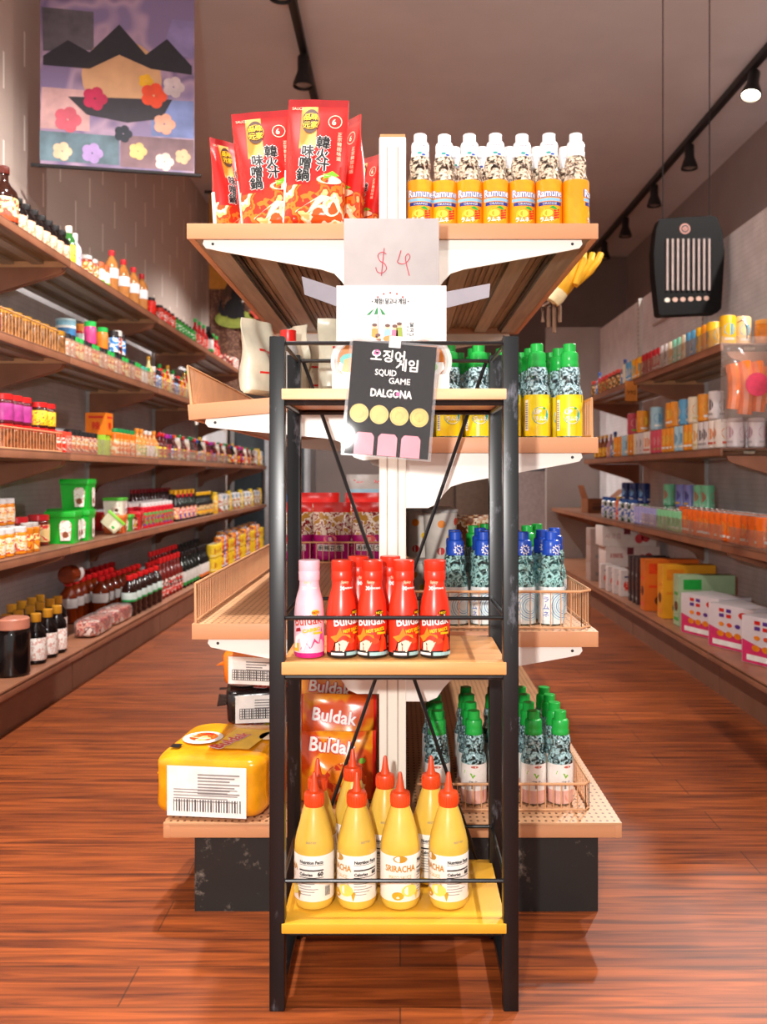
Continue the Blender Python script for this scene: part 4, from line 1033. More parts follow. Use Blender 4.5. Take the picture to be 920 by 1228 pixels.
mb = MB(); mb.box(-.0095, -.003, -.0105, .0095, -.0026, .008, film('ffffff', .4, .3)); mb.box(-.0095, -.0026, .0075, .0095, .012, .0085, film('ffffff', .4, .3)); obj('tape', mb, sg_)
LP = 285   # base watts of the glowing track lamp and the added fill lamps
# ------------------------------------------------------------------ generic packaging
def rings(R, H, pts): return [(R * a, H * b) for a, b in pts]
BODY = {
 'sauce': ([(.85, 0), (1, .02), (1, .5), (.93, .58), (.55, .68), (.36, .76), (.33, .89)], [(.40, .87), (.42, .88), (.42, .99), (.36, 1), (0, 1)], (.08, .46)),
 'soy':   ([(.85, 0), (1, .03), (1, .58), (.9, .68), (.5, .78), (.42, .84)], [(.48, .83), (.5, .84), (.5, .99), (.44, 1), (0, 1)], (.08, .52)),
 'jar':   ([(.9, 0), (1, .04), (1, .72), (.95, .80), (.86, .83)], [(.93, .81), (.96, .82), (.96, .98), (.9, 1), (0, 1)], (.12, .68)),
 'pet':   ([(.8, 0), (1, .04), (.94, .14), (1, .2), (.94, .28), (1, .36), (1, .60), (.9, .70), (.5, .82), (.36, .86), (.36, .9)], [(.42, .88), (.45, .89), (.45, .99), (.4, 1), (0, 1)], (.37, .59)),
 'spice': ([(.9, 0), (1, .02), (1, .76), (.92, .79)], [(.97, .78), (.97, .98), (.9, 1), (0, 1)], (.08, .70)),
 'tube':  ([(.95, 0), (1, .02), (1, .80), (.8, .85)], [(.78, .84), (.80, .85), (.78, .99), (.7, 1), (0, 1)], (.1, .62)),
 'vine':  ([(.9, 0), (1, .02), (1, .55), (.86, .64), (.42, .74), (.34, .8), (.34, .9)], [(.40, .8), (.42, .81), (.40, .99), (.3, 1), (0, 1)], (.1, .5)),
}
def pk(key, name, style, H, R, body, cap, lab=None, band=None, seg=16, cat=None):
    """register a package: body, cap and label, each a mesh of its own"""
    if style == 'can':
        def fn():
            mb = MB(); mb.lathe(rings(R, H, [(.80, 0), (.86, .01), (1, .06), (1, .93), (.90, .985)]), body, 18)
            l = MB(); al = mat('#cfcac6', .25, metal=.8); l.lathe([(R * .90, H * .985), (R * .91, H), (R * .86, H), (R * .84, H * .985), (0, H * .985)], al, 18)
            l.box(-R * .15, -R * .5, H * .985, R * .15, R * .1, H * .993, al)
            r = [('can_body', mb.mesh()), ('lid', l.mesh())]
            if lab:
                q = MB(); f = cyl(R, 0, .5, .0006)
                for a in range(3):
                    g = cyl(R, 0, a * 2.1 + .4, .0006); q.disc(0, H * .52, R * .7, H * .2, g, lab, 14); q.rect(-R * .6, H * .16, R * .6, H * .24, g, band or WHT, 4)
                r.append(('label', q.mesh()))
            return r
    elif style == 'tin':
        def fn():
            mb = MB(); mb.lathe(rings(R, H, [(1, 0), (1.02, .02), (1, .04), (1, .9)]), body, 20)
            l = MB(); l.lathe(rings(R, H, [(1.0, .9), (1.04, .91), (1.04, .99), (.96, 1), (0, 1)]), cap, 20)
            r = [('tin_body', mb.mesh()), ('lid', l.mesh())]
            if lab:
                q = MB(); q.lathe([(R + .0003, H * .2), (R + .0006, H * .21), (R + .0006, H * .58), (R + .0006, H * .68), (R + .0003, H * .69)], None, 20, mats=[lab, lab, band or WHT, band or WHT], capb=False, capt=False)
                r.append(('label', q.mesh()))
            return r
    else:
        bp, cp, (l0, l1) = BODY[style]
        def fn():
            mb = MB(); mb.lathe(rings(R, H, bp), body, seg)
            c = MB(); c.lathe(rings(R, H, cp), cap, seg)
            r = [('bottle_body' if style not in ('jar', 'spice') else 'jar_body', mb.mesh()), ('cap' if style != 'jar' else 'lid', c.mesh())]
            if lab:
                q = MB(); pr = [(R + .0003, l0 * H), (R + .0006, l0 * H + .001), (R + .0006, l1 * H - .001), (R + .0003, l1 * H)]
                if band:
                    zm = (l0 + (l1 - l0) * .22) * H; pr.insert(2, (R + .0006, zm)); q.lathe(pr, None, seg, mats=[band, band, lab, lab], capb=False, capt=False)
                else: q.lathe(pr, lab, seg, capb=False, capt=False)
                r.append(('label', q.mesh()))
            return r
    kind(key, name, cat or {'jar': 'jar', 'can': 'can', 'tin': 'tin', 'spice': 'jar'}.get(style, 'bottle'), fn)
    RAD[key] = R; HGT[key] = H
RAD, HGT = {}, {}
def bxk(key, name, w, d, h, m, front=None, side=None, cat='box', extra=None):
    def fn():
        mb = MB(); mb.box(-w / 2, -d / 2, 0, w / 2, d / 2, h, m, .0015); r = [('carton', mb.mesh())]
        q = MB()
        if front: q.rect(-w * .49, h * .01, w * .49, h * .99, flat((0, -d / 2 - .0003, 0), (1, 0, 0), (0, 0, 1)), m); front(q, flat((0, -d / 2 - .0008, 0), (1, 0, 0), (0, 0, 1)), w, h); r.append(('printed_face', q.mesh()))
        if side:
            for O, U in (((-w / 2 - .0006, 0, 0), (0, -1, 0)), ((w / 2 + .0006, 0, 0), (0, 1, 0))):
                q = MB(); q.rect(-d * .49, h * .01, d * .49, h * .99, flat(O, U, (0, 0, 1), -.0003), m); side(q, flat(O, U, (0, 0, 1), .0002), d, h); r.append(('printed_face', q.mesh()))
        return r
    kind(key, name, cat, fn); RAD[key] = max(w, d) / 2; HGT[key] = h
DKG = mat('#2c120a', .12, var=.15); DK2 = mat('#120c0c', .1); AMB = mat('#7a2c0c', .12, var=.2, scale=25); TEA = mat('#b9773c', .15, var=.15, scale=30); REDJ = mat('#8e1420', .15, var=.25, scale=40)
PLAB, WLAB = prnt(['#e9b08c', '#f0cdb0', '#d98a68'], 60, .4), prnt(['#efe9e2', '#f4f0ea', '#d9a59a', '#efe9e2'], 55, .4)
CLAB, YLAB, RLAB = prnt(['#f2dcae', '#e9c27a', '#c9402c'], 50, .4), prnt(['#f2c61c', '#f6da4a', '#d9481c', '#f2c61c'], 55, .4), prnt(['#d92a1c', '#e8402c', '#f4e6d8', '#c01a18'], 55, .35)
GLAB, BLAB, MIX1 = prnt(['#1f9a3c', '#2fb04c', '#f0ece0'], 50, .4), prnt(['#2f74c8', '#4f9ae0', '#efefef'], 50, .4), prnt(['#e8501c', '#f2b41c', '#f4ead8', '#a01a18'], 55, .4)
GLD, SIL = mat('#c9912c', .25, metal=.5), mat('#c4c0bc', .3, metal=.6)
pk('bigsoy', 'sauce_bottle', 'sauce', .215, .05, DKG, mat('#5a1c10', .3), CLAB, ORED)
pk('sqsoy', 'sauce_bottle', 'soy', .135, .034, DK2, BLK, PLAB)
pk('yoil', 'oil_bottle', 'soy', .17, .028, mat('#2c6a2a', .15), mat('#efe6d6', .35), YLAB)
pk('wsq', 'squeeze_bottle', 'vine', .16, .027, mat('#d9d0d4', .3), WHT, prnt(['#d9c9d2', '#b58aa8', '#e9e2e6'], 50))
pk('jarw', 'spice_jar', 'jar', .1, .032, mat('#8e3a1c', .2, var=.2), SIL, MIX1)
pk('jaro', 'spice_jar', 'jar', .11, .03, mat('#b9662c', .2, var=.2), mat('#b9541c', .35), WLAB, LGREEN)
pk('pett', 'tea_bottle', 'pet', .22, .033, TEA, mat('#d0202a', .3), mat('#ece8ea', .35))
pk('reds', 'sauce_bottle', 'tube', .12, .028, mat('#d9261a', .25, var=.25, scale=50), BLK, None)
pk('redb', 'sauce_bottle', 'tube', .11, .027, mat('#e0301c', .25, var=.3, scale=60), mat('#3a1412', .35), RLAB)
pk('grnb', 'sauce_bottle', 'tube', .105, .026, mat('#2fa82c', .25, var=.3, scale=60), mat('#1c3a14', .35), GLAB)
pk('srir', 'sauce_bottle', 'sauce', .2, .03, mat('#b3181a', .25, var=.2, scale=40), mat('#1fb04a', .3), RLAB)
pk('wgrn', 'sauce_bottle', 'soy', .2, .036, DK2, BLK, mat('#e4e6e4', .4), mat('#1faa50', .35))
pk('jargold', 'pickle_jar', 'jar', .1, .04, mat('#8a5a30', .15, var=.45, scale=45), GLD, None)
pk('jarred', 'pickle_jar', 'jar', .105, .0365, mat('#5a1822', .15, var=.3, scale=35), mat('#c81c1c', .3), mat('#b03a8a', .35, var=.2))
pk('jarylw', 'pickle_jar', 'jar', .1, .035, mat('#3a140e', .15, var=.3), mat('#c81c1c', .3), YLAB)
pk('jarlow', 'pickle_jar', 'jar', .088, .038, mat('#8a4a2a', .15, var=.45, scale=50), mat('#c41c1c', .3), None)
pk('tinblue', 'food_tin', 'tin', .1, .042, mat('#8fc4d8', .35, var=.15, scale=30), mat('#bcd8e0', .35), mat('#3a7ab0', .4))
pk('tinor', 'food_tin', 'tin', .105, .04, mat('#e8801c', .35), mat('#f09a2c', .35), WHT, RED)
pk('sppk', 'spice_jar', 'spice', .1, .026, mat('#d0307a', .3), mat('#22b24a', .3), mat('#d9407f', .35, var=.2))
pk('spor', 'spice_jar', 'spice', .1, .026, mat('#d9701c', .3), mat('#22b24a', .3), mat('#e8801f', .35, var=.2))
pk('spdk', 'spice_jar', 'spice', .1, .024, mat('#a87858', .25, var=.3), BLK, prnt(['#e0b098', '#c87a60', '#efe0d0'], 55))
pk('spgn', 'spice_jar', 'spice', .1, .024, mat('#9a6a4c', .25, var=.3), mat('#1fa844', .3), CLAB)
pk('sptl', 'spice_jar', 'spice', .095, .026, mat('#a89a84', .25, var=.3), mat('#3fae94', .35), WLAB)
pk('spbk', 'spice_jar', 'spice', .11, .025, mat('#1d1718', .25), mat('#2a2224', .3), BLAB)
pk('spwh', 'spice_jar', 'spice', .12, .025, mat('#4a3a34', .25), mat('#d9d2cc', .35), prnt(['#2a1c1c', '#d9402c', '#e8e0d8'], 50))
pk('gldb', 'liquor_bottle', 'sauce', .17, .026, mat('#cdbb84', .12), GLD, prnt(['#d9cfa8', '#b89a4c', '#e8e0c8'], 45))
pk('spred', 'sauce_bottle', 'tube', .13, .024, mat('#b8201a', .25, var=.25), RED, YLAB)
pk('spyel', 'sauce_bottle', 'tube', .13, .024, mat('#d9a41c', .25, var=.2), GREEN, RLAB)
pk('pepr', 'chilli_jar', 'spice', .085, .024, mat('#c8281c', .25, var=.3, scale=60), mat('#e0402c', .35), RLAB)
pk('pepb', 'chilli_jar', 'spice', .095, .024, mat('#b04a24', .25, var=.35, scale=60), BLK, MIX1)
pk('orgr', 'sauce_bottle', 'tube', .135, .026, mat('#e0701c', .25, var=.2), mat('#1c8a4a', .3), prnt(['#e8661c', '#f0902c', '#f4e0c0'], 50))
pk('orpe', 'sauce_bottle', 'sauce', .155, .03, mat('#d98a3c', .25, var=.15), mat('#e08a2c', .3), prnt(['#f0d9a8', '#2fae4a', '#f2b42c', '#efe6d2'], 40))
pk('whpe', 'sauce_bottle', 'sauce', .15, .027, mat('#d9884c', .25, var=.15), mat('#e8e2dc', .35), WLAB)
pk('vinr', 'sauce_bottle', 'sauce', .155, .026, mat('#5a1410', .2, var=.2), RED, prnt(['#c81c1a', '#8a1414', '#f0d23a'], 50))
pk('vinp', 'sauce_bottle', 'tube', .15, .027, mat('#3a1018', .2), mat('#b01c9a', .3), prnt(['#2a0c14', '#c01c2c', '#8a1c6a'], 50))
pk('ving', 'sauce_bottle', 'sauce', .16, .025, mat('#3a1a12', .2), mat('#16803c', .3), prnt(['#d9c9a8', '#2a6a34', '#c02c1c'], 50))
pk('vinb', 'sauce_bottle', 'sauce', .15, .026, mat('#20100e', .2), mat('#2458b0', .3), prnt(['#d92c1c', '#2a62c0', '#e8e0d8'], 50))
pk('vinw', 'sauce_bottle', 'tube', .14, .026, mat('#c9b9a4', .25, var=.15), mat('#e4e0dc', .35), prnt(['#e4dcd0', '#c8382c', '#b8a890'], 50))
pk('viny', 'sauce_bottle', 'sauce', .17, .026, DK2, mat('#e8b41c', .3), prnt(['#f0c41c', '#d94a1c', '#f4e2a0', '#2a1410'], 45))
pk('vinyb', 'sauce_bottle', 'tube', .16, .028, mat('#e8b41c', .25, var=.1), mat('#e8c83c', .3), prnt(['#f0c41c', '#f4e2a0', '#e8a41c'], 45))
pk('wcap', 'honey_bottle', 'jar', .1, .034, mat('#d9801c', .15, var=.25, scale=30), mat('#d2d0d0', .35), prnt(['#f2e2c8', '#f0a83c', '#f6ead2', '#d9481c'], 45))
pk('orsm', 'honey_bottle', 'tube', .11, .026, mat('#c9741c', .2, var=.25), mat('#b9b4b0', .35), prnt(['#e88a1c', '#b0401c', '#f2d28a'], 45))
pk('redlid', 'paste_jar', 'jar', .125, .044, mat('#6a2012', .15, var=.3), mat('#c8202a', .3), prnt(['#f0cf8a', '#f4dca8', '#d9302c', '#f0cf8a'], 30))
pk('rtube', 'chilli_sauce_tube', 'tube', .135, .027, mat('#c8142a', .28, var=.12, scale=30), mat('#dcd6d4', .35), prnt(['#c8142a', '#b81028', '#3f9a4a', '#c8142a', '#3a4aa0'], 22))
pk('rcapb', 'sauce_bottle', 'sauce', .2, .028, mat('#3a1010', .15), mat('#b0142a', .3), prnt(['#b01c2a', '#e8d9c8', '#8a141c'], 50))
pk('dkyel', 'sauce_bottle', 'sauce', .19, .027, DK2, mat('#e0a41c', .3), prnt(['#f0d28a', '#d92c1c', '#f4e6c0', '#c8281c'], 45))
pk('dkblu', 'sauce_bottle', 'sauce', .17, .026, DK2, mat('#c81c2a', .3), prnt(['#3a4ac0', '#d92c3a', '#e8e0e0'], 45))
pk('canbl', 'seasoning_tub', 'spice', .13, .03, prnt(['#3a3a34', '#d9d2c4', '#8a8a3c'], 40), mat('#6fa0c0', .35), None)
pk('canwh', 'seasoning_tub', 'spice', .14, .032, prnt(['#e2ddd6', '#c8c2ba', '#b0401c'], 40), mat('#d9d4d0', .35), None)
pk('syr', 'syrup_bottle', 'soy', .185, .038, DK2, mat('#c98a24', .3), WLAB)
pk('bljar', 'paste_jar', 'jar', .2, .062, DK2, mat('#c9826a', .4), None, seg=22)
pk('petr', 'sauce_jug', 'pet', .2, .042, AMB, mat('#d81c20', .3), mat('#d9d6d6', .4, var=.1), mat('#d9d6d6', .4))
pk('petg', 'sauce_jug', 'pet', .2, .038, mat('#2a1410', .12), mat('#d81c20', .3), mat('#c4d4d0', .4, var=.12), mat('#1f9a50', .35))
pk('tallr', 'sauce_bottle', 'sauce', .23, .03, mat('#6a1a14', .15), mat('#c81c20', .3), prnt(['#d92c24', '#e8dcd0', '#2a1414', '#c81c20'], 40))
pk('tallk', 'sauce_bottle', 'sauce', .22, .031, mat('#0f1410', .1), BLK, mat('#c9c6c0', .4, var=.1), mat('#168a3a', .35))
pk('tallo', 'sauce_bottle', 'sauce', .22, .031, mat('#0f1010', .1), BLK, mat('#d2cec8', .4), mat('#d9722c', .35))
pk('cany', 'food_can', 'can', .1, .04, prnt(['#e8c41c', '#f0d23a', '#e8c41c'], 30), None, mat('#b0482c', .4), mat('#e8d9a0', .4))
pk('canp', 'food_can', 'can', .12, .038, prnt(['#4a2a7a', '#e8e0e8', '#5a2f8e'], 30), None, WHT)
pk('canr', 'food_can', 'can', .12, .04, prnt(['#c8381c', '#f0a42c', '#7a1c14'], 35), None, YEL)
# cans of the heater wall
def can(key, base, spot, band=None, H=.122, R=.033): pk(key, 'drink_can', 'can', H, R, base, None, spot, band)
can('c_yb', mat('#f0b81c', .3, var=.05), mat('#3fb4d8', .3), mat('#efe2d0', .35))
can('c_tb', mat('#f0cf9a', .3, var=.05), mat('#35b0d8', .3), mat('#f2ece0', .35))
can('c_or', mat('#f09a24', .3, var=.08), mat('#f8cf4a', .3), WHT)
can('c_bl', mat('#5aa8d8', .3, var=.05), mat('#dfe8ee', .3), WHT)
can('c_lb', mat('#a8d4e8', .3, var=.05), mat('#4f9ac8', .3), WHT)
can('c_cr', mat('#ece2c8', .3, var=.05), mat('#e8a02c', .3), mat('#d9c88a', .3))
can('c_te', mat('#8fdcc0', .3, var=.05), mat('#e8f2ea', .3), WHT)
can('c_rd', mat('#b8202c', .3, var=.08), mat('#e8d0c8', .3), WHT)
can('c_pk', mat('#d9506a', .3, var=.08), mat('#f2c8c8', .3), LGREEN)
can('c_wh', mat('#e6dde0', .3, var=.04), mat('#c9a0b4', .3), mat('#c8c0c4', .3))
can('c_wo', mat('#f0e6de', .3, var=.04), mat('#f0903c', .3), mat('#d95a3c', .3))
can('c_wk', mat('#ddd8da', .3, var=.04), mat('#4a4448', .3), mat('#a8a2a6', .3))
can('c_oj', mat('#f06a14', .25, var=.1), mat('#fa9a3c', .3), WHT, .118, .034)
can('c_gr', mat('#7fd8a8', .3, var=.05), mat('#d9505a', .3), mat('#bfeed4', .3))
can('c_pu', mat('#8a90dc', .3, var=.05), mat('#3a3f9a', .3), YEL)
can('c_la', mat('#a8a8e0', .3, var=.05), mat('#d8d4f0', .3), WHT, .1, .03)
can('c_mg', mat('#8ad8a0', .3, var=.05), mat('#3fa060', .3), WHT, .1, .03)
can('c_nv', mat('#2a4a9a', .3, var=.08), mat('#7fb8e0', .3), WHT)
pk('b_yc', 'drink_bottle', 'sauce', .15, .026, mat('#8a4a24', .15), mat('#f0b41c', .3), YLAB)
pk('b_pk', 'drink_bottle', 'sauce', .15, .026, mat('#c98a94', .15), mat('#e8dcdc', .35), PLAB)
pk('b_bl', 'drink_bottle', 'sauce', .16, .026, mat('#6a7a94', .15), mat('#2a4a9a', .3), BLAB)
pk('b_or', 'drink_bottle', 'tube', .14, .022, mat('#e0601c', .25), mat('#f0c42c', .3), RLAB)
pk('b_wb', 'drink_bottle', 'tube', .13, .026, mat('#d9dce4', .25), mat('#2a5ab0', .3), prnt(['#e0e4ea', '#2a62c0', '#e8e8ec'], 35))
pk('b_gb', 'drink_bottle', 'tube', .125, .026, mat('#2a4a3a', .25), mat('#3a7ac8', .3), prnt(['#2a6a44', '#d9e0e4', '#2458a8'], 35))
pk('j_rd', 'preserve_jar', 'jar', .11, .034, mat('#b03a1c', .15, var=.35, scale=40), mat('#c8242a', .3), prnt(['#c8402c', '#3a7a34', '#e8b44a'], 40))
pk('j_gn', 'preserve_jar', 'jar', .11, .034, mat('#5a3a24', .15, var=.35, scale=40), mat('#d9463a', .3), prnt(['#2a4a2c', '#d98a2c', '#e8d9b0'], 40))

# ------------------------------------------------------------------ placing goods along a wall shelf
PLACED = []
def shelf_put(side, z, key, px, d, desc, place, group, dz=0.0, rz=None, edge=None, axis='y', **kw):
    sg = -1 if side == 'L' else 1
    xs = edge if edge else (1.335 if side == 'L' else 1.275)
    x = sg * (xs + d); Y = abs(x) * F / abs(480 - px)
    r, h = RAD[key], HGT[key]; z0 = z + dz + .0006
    if dz:                                      # an upper tier stands exactly on the package under it
        low = min((p for p in PLACED if abs(p[2] - z - .0006) < 1e-4 and p[0] * sg > 0), key=lambda p: (p[0] - x) ** 2 + (p[1] - Y) ** 2)
        x, Y, z0 = low[0], low[1], low[2] + low[4] + .0004
    for _ in range(0 if dz else 300):
        if all((x - a) ** 2 + (Y - b) ** 2 >= (r + q + .002) ** 2 or z0 >= c + hh - .0005 or z0 + h <= c + .0005 for a, b, c, q, hh in PLACED): break
        Y += .004
    lim = (7.74 if z > 1.2 else 9.08) if side == 'L' else (7.6 if abs(z - .6) < .01 else 6.3)
    if Y + r > lim: return None
    if dz and any((x - a) ** 2 + (Y - b) ** 2 < 1e-6 and abs(z0 - c) < 1e-3 for a, b, c, q, hh in PLACED): return None
    PLACED.append((x, Y, z0, r * kw.get('s', 1), h))
    o = put(key, (x, Y, z0), RND.uniform(-.5, .5) if rz is None else rz, group, **kw)
    series(o, desc, place, axis)
    return o
L1, L2, L3, L4 = LZ[3], LZ[2], LZ[1], LZ[0]
P1, P2, P3, P4, P5 = 'block-wall top shelf', 'block-wall second shelf', 'block-wall third shelf', 'block-wall fourth shelf', 'block-wall deck'
G1, G2, G3, G4, G5 = ('goods on the block-wall %s' % w for w in ('top shelf', 'second shelf', 'third shelf', 'fourth shelf', 'deck'))
def row(side, z, keys, pxs, d, desc, place, group, **kw):
    for i, px in enumerate(pxs):
        k = keys if isinstance(keys, str) else keys[i % len(keys)]
        shelf_put(side, z, k, px, d, desc if isinstance(desc, str) else desc[k], place, group, **kw)
def prange(a, b, step, d=.06, xs=1.335):
    """pixel columns of goods set every `step` metres along the shelf between columns a and b"""
    x = xs + d; y0, y1 = x * F / abs(480 - a), x * F / abs(480 - b); n = int((y1 - y0) / step)
    return [480 - x * F / (y0 + step * k) for k in range(n + 1)]
DESC = {'spdk': 'black-capped spice jar', 'spgn': 'green-capped spice jar', 'sptl': 'teal-lidded spice jar', 'spbk': 'black spice jar', 'spwh': 'white-capped dark spice jar', 'gldb': 'pale bottle with gold cap',
 'spred': 'red-capped red sauce bottle', 'spyel': 'green-capped yellow sauce bottle', 'srir': 'green-tipped red sauce bottle', 'pepr': 'small red chilli jar', 'pepb': 'black-capped chilli jar', 'orgr': 'orange bottle with green cap',
 'orpe': 'orange-capped sauce bottle', 'whpe': 'white-capped orange bottle', 'vinr': 'red-capped dark bottle', 'vinp': 'purple-capped bottle', 'ving': 'green-capped dark bottle', 'vinb': 'blue-capped dark bottle', 'vinw': 'white-capped pale bottle',
 'viny': 'yellow-capped dark bottle', 'vinyb': 'yellow bottle', 'canbl': 'blue-lidded seasoning tub', 'canwh': 'white-lidded seasoning tub', 'cany': 'yellow food can', 'canp': 'purple food can', 'canr': 'red food can', 'reds': 'red squeeze bottle'}
# top shelf
row('L', L1, 'bigsoy', (4,), .065, 'tall dark sauce bottle with cream label', P1, G1)
row('L', L1, 'sqsoy', (21, 31, 39, 47, 54, 61, 67), .06, 'squat black soy bottle', P1, G1)
row('L', L1, 'yoil', (77,), .055, 'green bottle with bright yellow label', P1, G1)
row('L', L1, 'wsq', (90,), .055, 'white and lilac squeeze bottle', P1, G1)
row('L', L1, 'jarw', (103, 110), .06, 'silver-lidded spice jar', P1, G1); row('L', L1, 'jaro', (118, 124), .06, 'orange-lidded spice jar', P1, G1)
row('L', L1, 'pett', (134, 148, 160, 170), .07, 'red-capped tea bottle with white band', P1, G1); row('L', L1, 'pett', (146, 157), .16, 'red-capped tea bottle standing behind', P1, G1)
row('L', L1, 'reds', (181,), .06, DESC, P1, G1)
row('L', L1, 'redb', (191, 196, 200, 205), .06, 'stubby red sauce bottle', P1, G1); row('L', L1, 'grnb', (210, 214, 218, 222, 226, 230), .06, 'stubby green sauce bottle', P1, G1)
row('L', L1, 'srir', (234, 239, 244), .07, DESC, P1, G1); row('L', L1, 'wgrn', (250,), .05, 'black-topped white bottle with green base', P1, G1); row('L', L1, 'srir', (255, 259), .09, DESC, P1, G1)
bxk('smred', 'sauce_box', .05, .05, .07, prnt(['#2a1c1a', '#c8281c', '#e8d9c8'], 40)); bxk('smwh', 'sauce_box', .05, .05, .1, prnt(['#e4dcd4', '#d9382c', '#e4dcd4'], 35))
row('L', L1, 'smred', (265, 270, 274), .05, 'small dark red sauce box', P1, G1); row('L', L1, 'smwh', (279, 282), .05, 'small white sauce box', P1, G1)
# second shelf: jars behind the fences, a second tier standing on them
row('L', L2, 'jarred', (-14,), .065, 'red-lidded pickle jar', P2, G2)
row('L', L2, 'jargold', (2, 14, 25, 36, 46, 56, 65), .065, 'gold-lidded pickle jar', P2, G2)
lowpx = prange(75, 166, .056); row('L', L2, ['spdk', 'spdk', 'spgn', 'spgn'], lowpx, .05, DESC, P2, G2)
pk('jarback', 'pickle_jar', 'jar', .1005, .04, mat('#6a4a34', .15, var=.35, scale=35), GLD, None)
for px in (79, 96): shelf_put('L', L2, 'jarback', px, .135, 'gold-lidded jar carrying a food tin', P2, G2)
row('L', L2, 'tinblue', (79,), .135, 'light blue food tin', P2, G2, dz=.1015); row('L', L2, 'tinor', (96,), .135, 'orange food tin', P2, G2, dz=.1015)
row('L', L2, 'sppk', (110,), .05, 'pink spice jar with green cap, upper tier,', P2, G2, dz=.1008); row('L', L2, 'spor', (121,), .05, 'orange spice jar with green cap, upper tier,', P2, G2, dz=.1008)
row('L', L2, ['spbk', 'spwh'], (132, 138, 144), .06, {'spbk': 'black spice jar, upper tier,', 'spwh': 'white-capped spice jar, upper tier,'}, P2, G2, dz=.1008)
row('L', L2, ['spbk', 'spwh', 'spdk'], prange(120, 165, .06, .12), .12, DESC, P2, G2)
row('L', L2, ['sptl', 'sptl', 'spgn', 'sptl'], prange(168, 176, .056), .05, DESC, P2, G2)
row('L', L2, ['gldb', 'spwh', 'spbk', 'spbk', 'spred', 'spyel', 'spred'], prange(178, 222, .06), .05, DESC, P2, G2)
row('L', L2, ['srir', 'vinr', 'spred', 'spyel', 'ving'], prange(224, 290, .075), .06, DESC, P2, G2)
row('L', L2, ['vinr', 'spbk', 'srir', 'spred'], prange(182, 280, .085, .15), .15, DESC, P2, G2)
# third shelf
row('L', L3, 'jarlow', (3, 14, 24, 34, 43, 51), .065, 'low red-lidded pickle jar', P3, G3)
row('L', L3, 'jarlow', (-12, 6, 22, 36), .155, 'low red-lidded jar of the inner row', P3, G3)
row('L', L3, 'jarred', (3, 14, 24), .065, 'purple-labelled jar with red lid, upper tier,', P3, G3, dz=.0885); row('L', L3, 'jarylw', (43, 51), .065, 'yellow-labelled jar with red lid, upper tier,', P3, G3, dz=.0885)
row('L', L3, 'pepr', (63, 70, 77), .05, DESC, P3, G3); row('L', L3, 'pepb', prange(84, 113, .055), .05, DESC, P3, G3)
row('L', L3, 'pepb', prange(74, 108, .056, .11), .11, 'black-capped chilli jar, inner row,', P3, G3)
def jp(q, f, w, h): q.text('辣', 0, h * .25, h * .4, f, RED, bold=.001); q.rect(-w * .35, h * .75, w * .35, h * .84, f, RED)
bxk('grcart', 'spice_carton', .09, .1, .1, mat('#9ac82c', .4, var=.15), None, None); bxk('orbox', 'spice_carton', .1, .1, .105, mat('#ee7d14', .4), jp, jp); bxk('dkcase', 'plastic_case', .12, .1, .03, mat('#3a403e', .4))
row('L', L3, 'grcart', (119,), .11, 'lime green spice carton', P3, G3, rz=0); shelf_put('L', L3, 'orbox', 119, .11, 'orange carton with red character on lime carton', P3, G3, dz=.1006, rz=0)
pk('tallb', 'chilli_jar', 'spice', .12, .03, mat('#8a3a20', .25, var=.3), BLK, MIX1); row('L', L3, 'tallb', (84, 90), .2, 'tall black-capped chilli jar, back row,', P3, G3)
row('L', L3, 'orgr', prange(132, 161, .085), .05, DESC, P3, G3); row('L', L3, 'orgr', prange(136, 158, .1, .12), .12, 'orange green-capped bottle, inner row,', P3, G3)
row('L', L3, ['orpe', 'orpe', 'whpe', 'whpe'], prange(164, 187, .082), .055, DESC, P3, G3)
row('L', L3, ['vinr', 'vinr', 'vinp', 'vinb', 'vinr', 'vinw', 'ving', 'vinr', 'vinw', 'ving', 'ving', 'vinr', 'vinb', 'viny', 'vinw'], prange(191, 303, .082), .055, DESC, P3, G3)
row('L', L3, ['vinr', 'vinp', 'ving', 'vinr', 'viny', 'viny', 'vinr'], prange(188, 300, .11, .14), .14, {k: v + ', inner row,' for k, v in DESC.items()}, P3, G3)
row('L', L3, ['canwh', 'canbl', 'vinyb', 'vinyb'], prange(304, 318, .08), .04, DESC, P3, G3)
# fourth shelf
def tub(key, w, h, m, lidm, lab, name='paste_tub'):
    def fn():
        mb = MB(); a = [(-.42, -.42), (.42, -.42), (.42, .42), (-.42, .42)]
        mb.prism(a, lambda u, v, t: (u * w * (1 + .14 * t), v * w * (1 + .14 * t), t * h * .86), m)
        l = MB(); l.box(-w * .505, -w * .505, h * .82, w * .505, w * .505, h, lidm, .003)
        r = [('tub_body', mb.mesh()), ('lid', l.mesh())]
        for O, U in (((0, -w * .45, 0), (1, .0, 0)), ((w * .45, 0, 0), (0, 1, 0))):
            q = MB(); f = flat((O[0] * 1.075, O[1] * 1.075, 0), U, (0, 0, 1))
            q.shape([(w * x, h * y) for x, y in ((.02, .1), (.34, .1), (.38, .6), (.3, .72), (.06, .72), (-.02, .6))], f, lab[0]); q.disc(w * .18, h * .28, w * .1, h * .1, flat((O[0] * 1.08, O[1] * 1.08, 0), U, (0, 0, 1)), lab[1], 12)
            r.append(('label', q.mesh()))
        return r
    kind(key, name, 'tub', fn); RAD[key] = w * .68; HGT[key] = h
TG = mat('#18b02c', .3, var=.05)
tub('tgreen', .125, .135, TG, TG, (WLAB, mat('#8a4a2c', .4))); tub('twhite', .105, .075, mat('#ded8d0', .35), mat('#2a5a2c', .35), (WLAB, BROWNP)); tub('tclear', .1, .07, mat('#cfcaa8', .35), LGREEN, (CREAMP, GREEN))
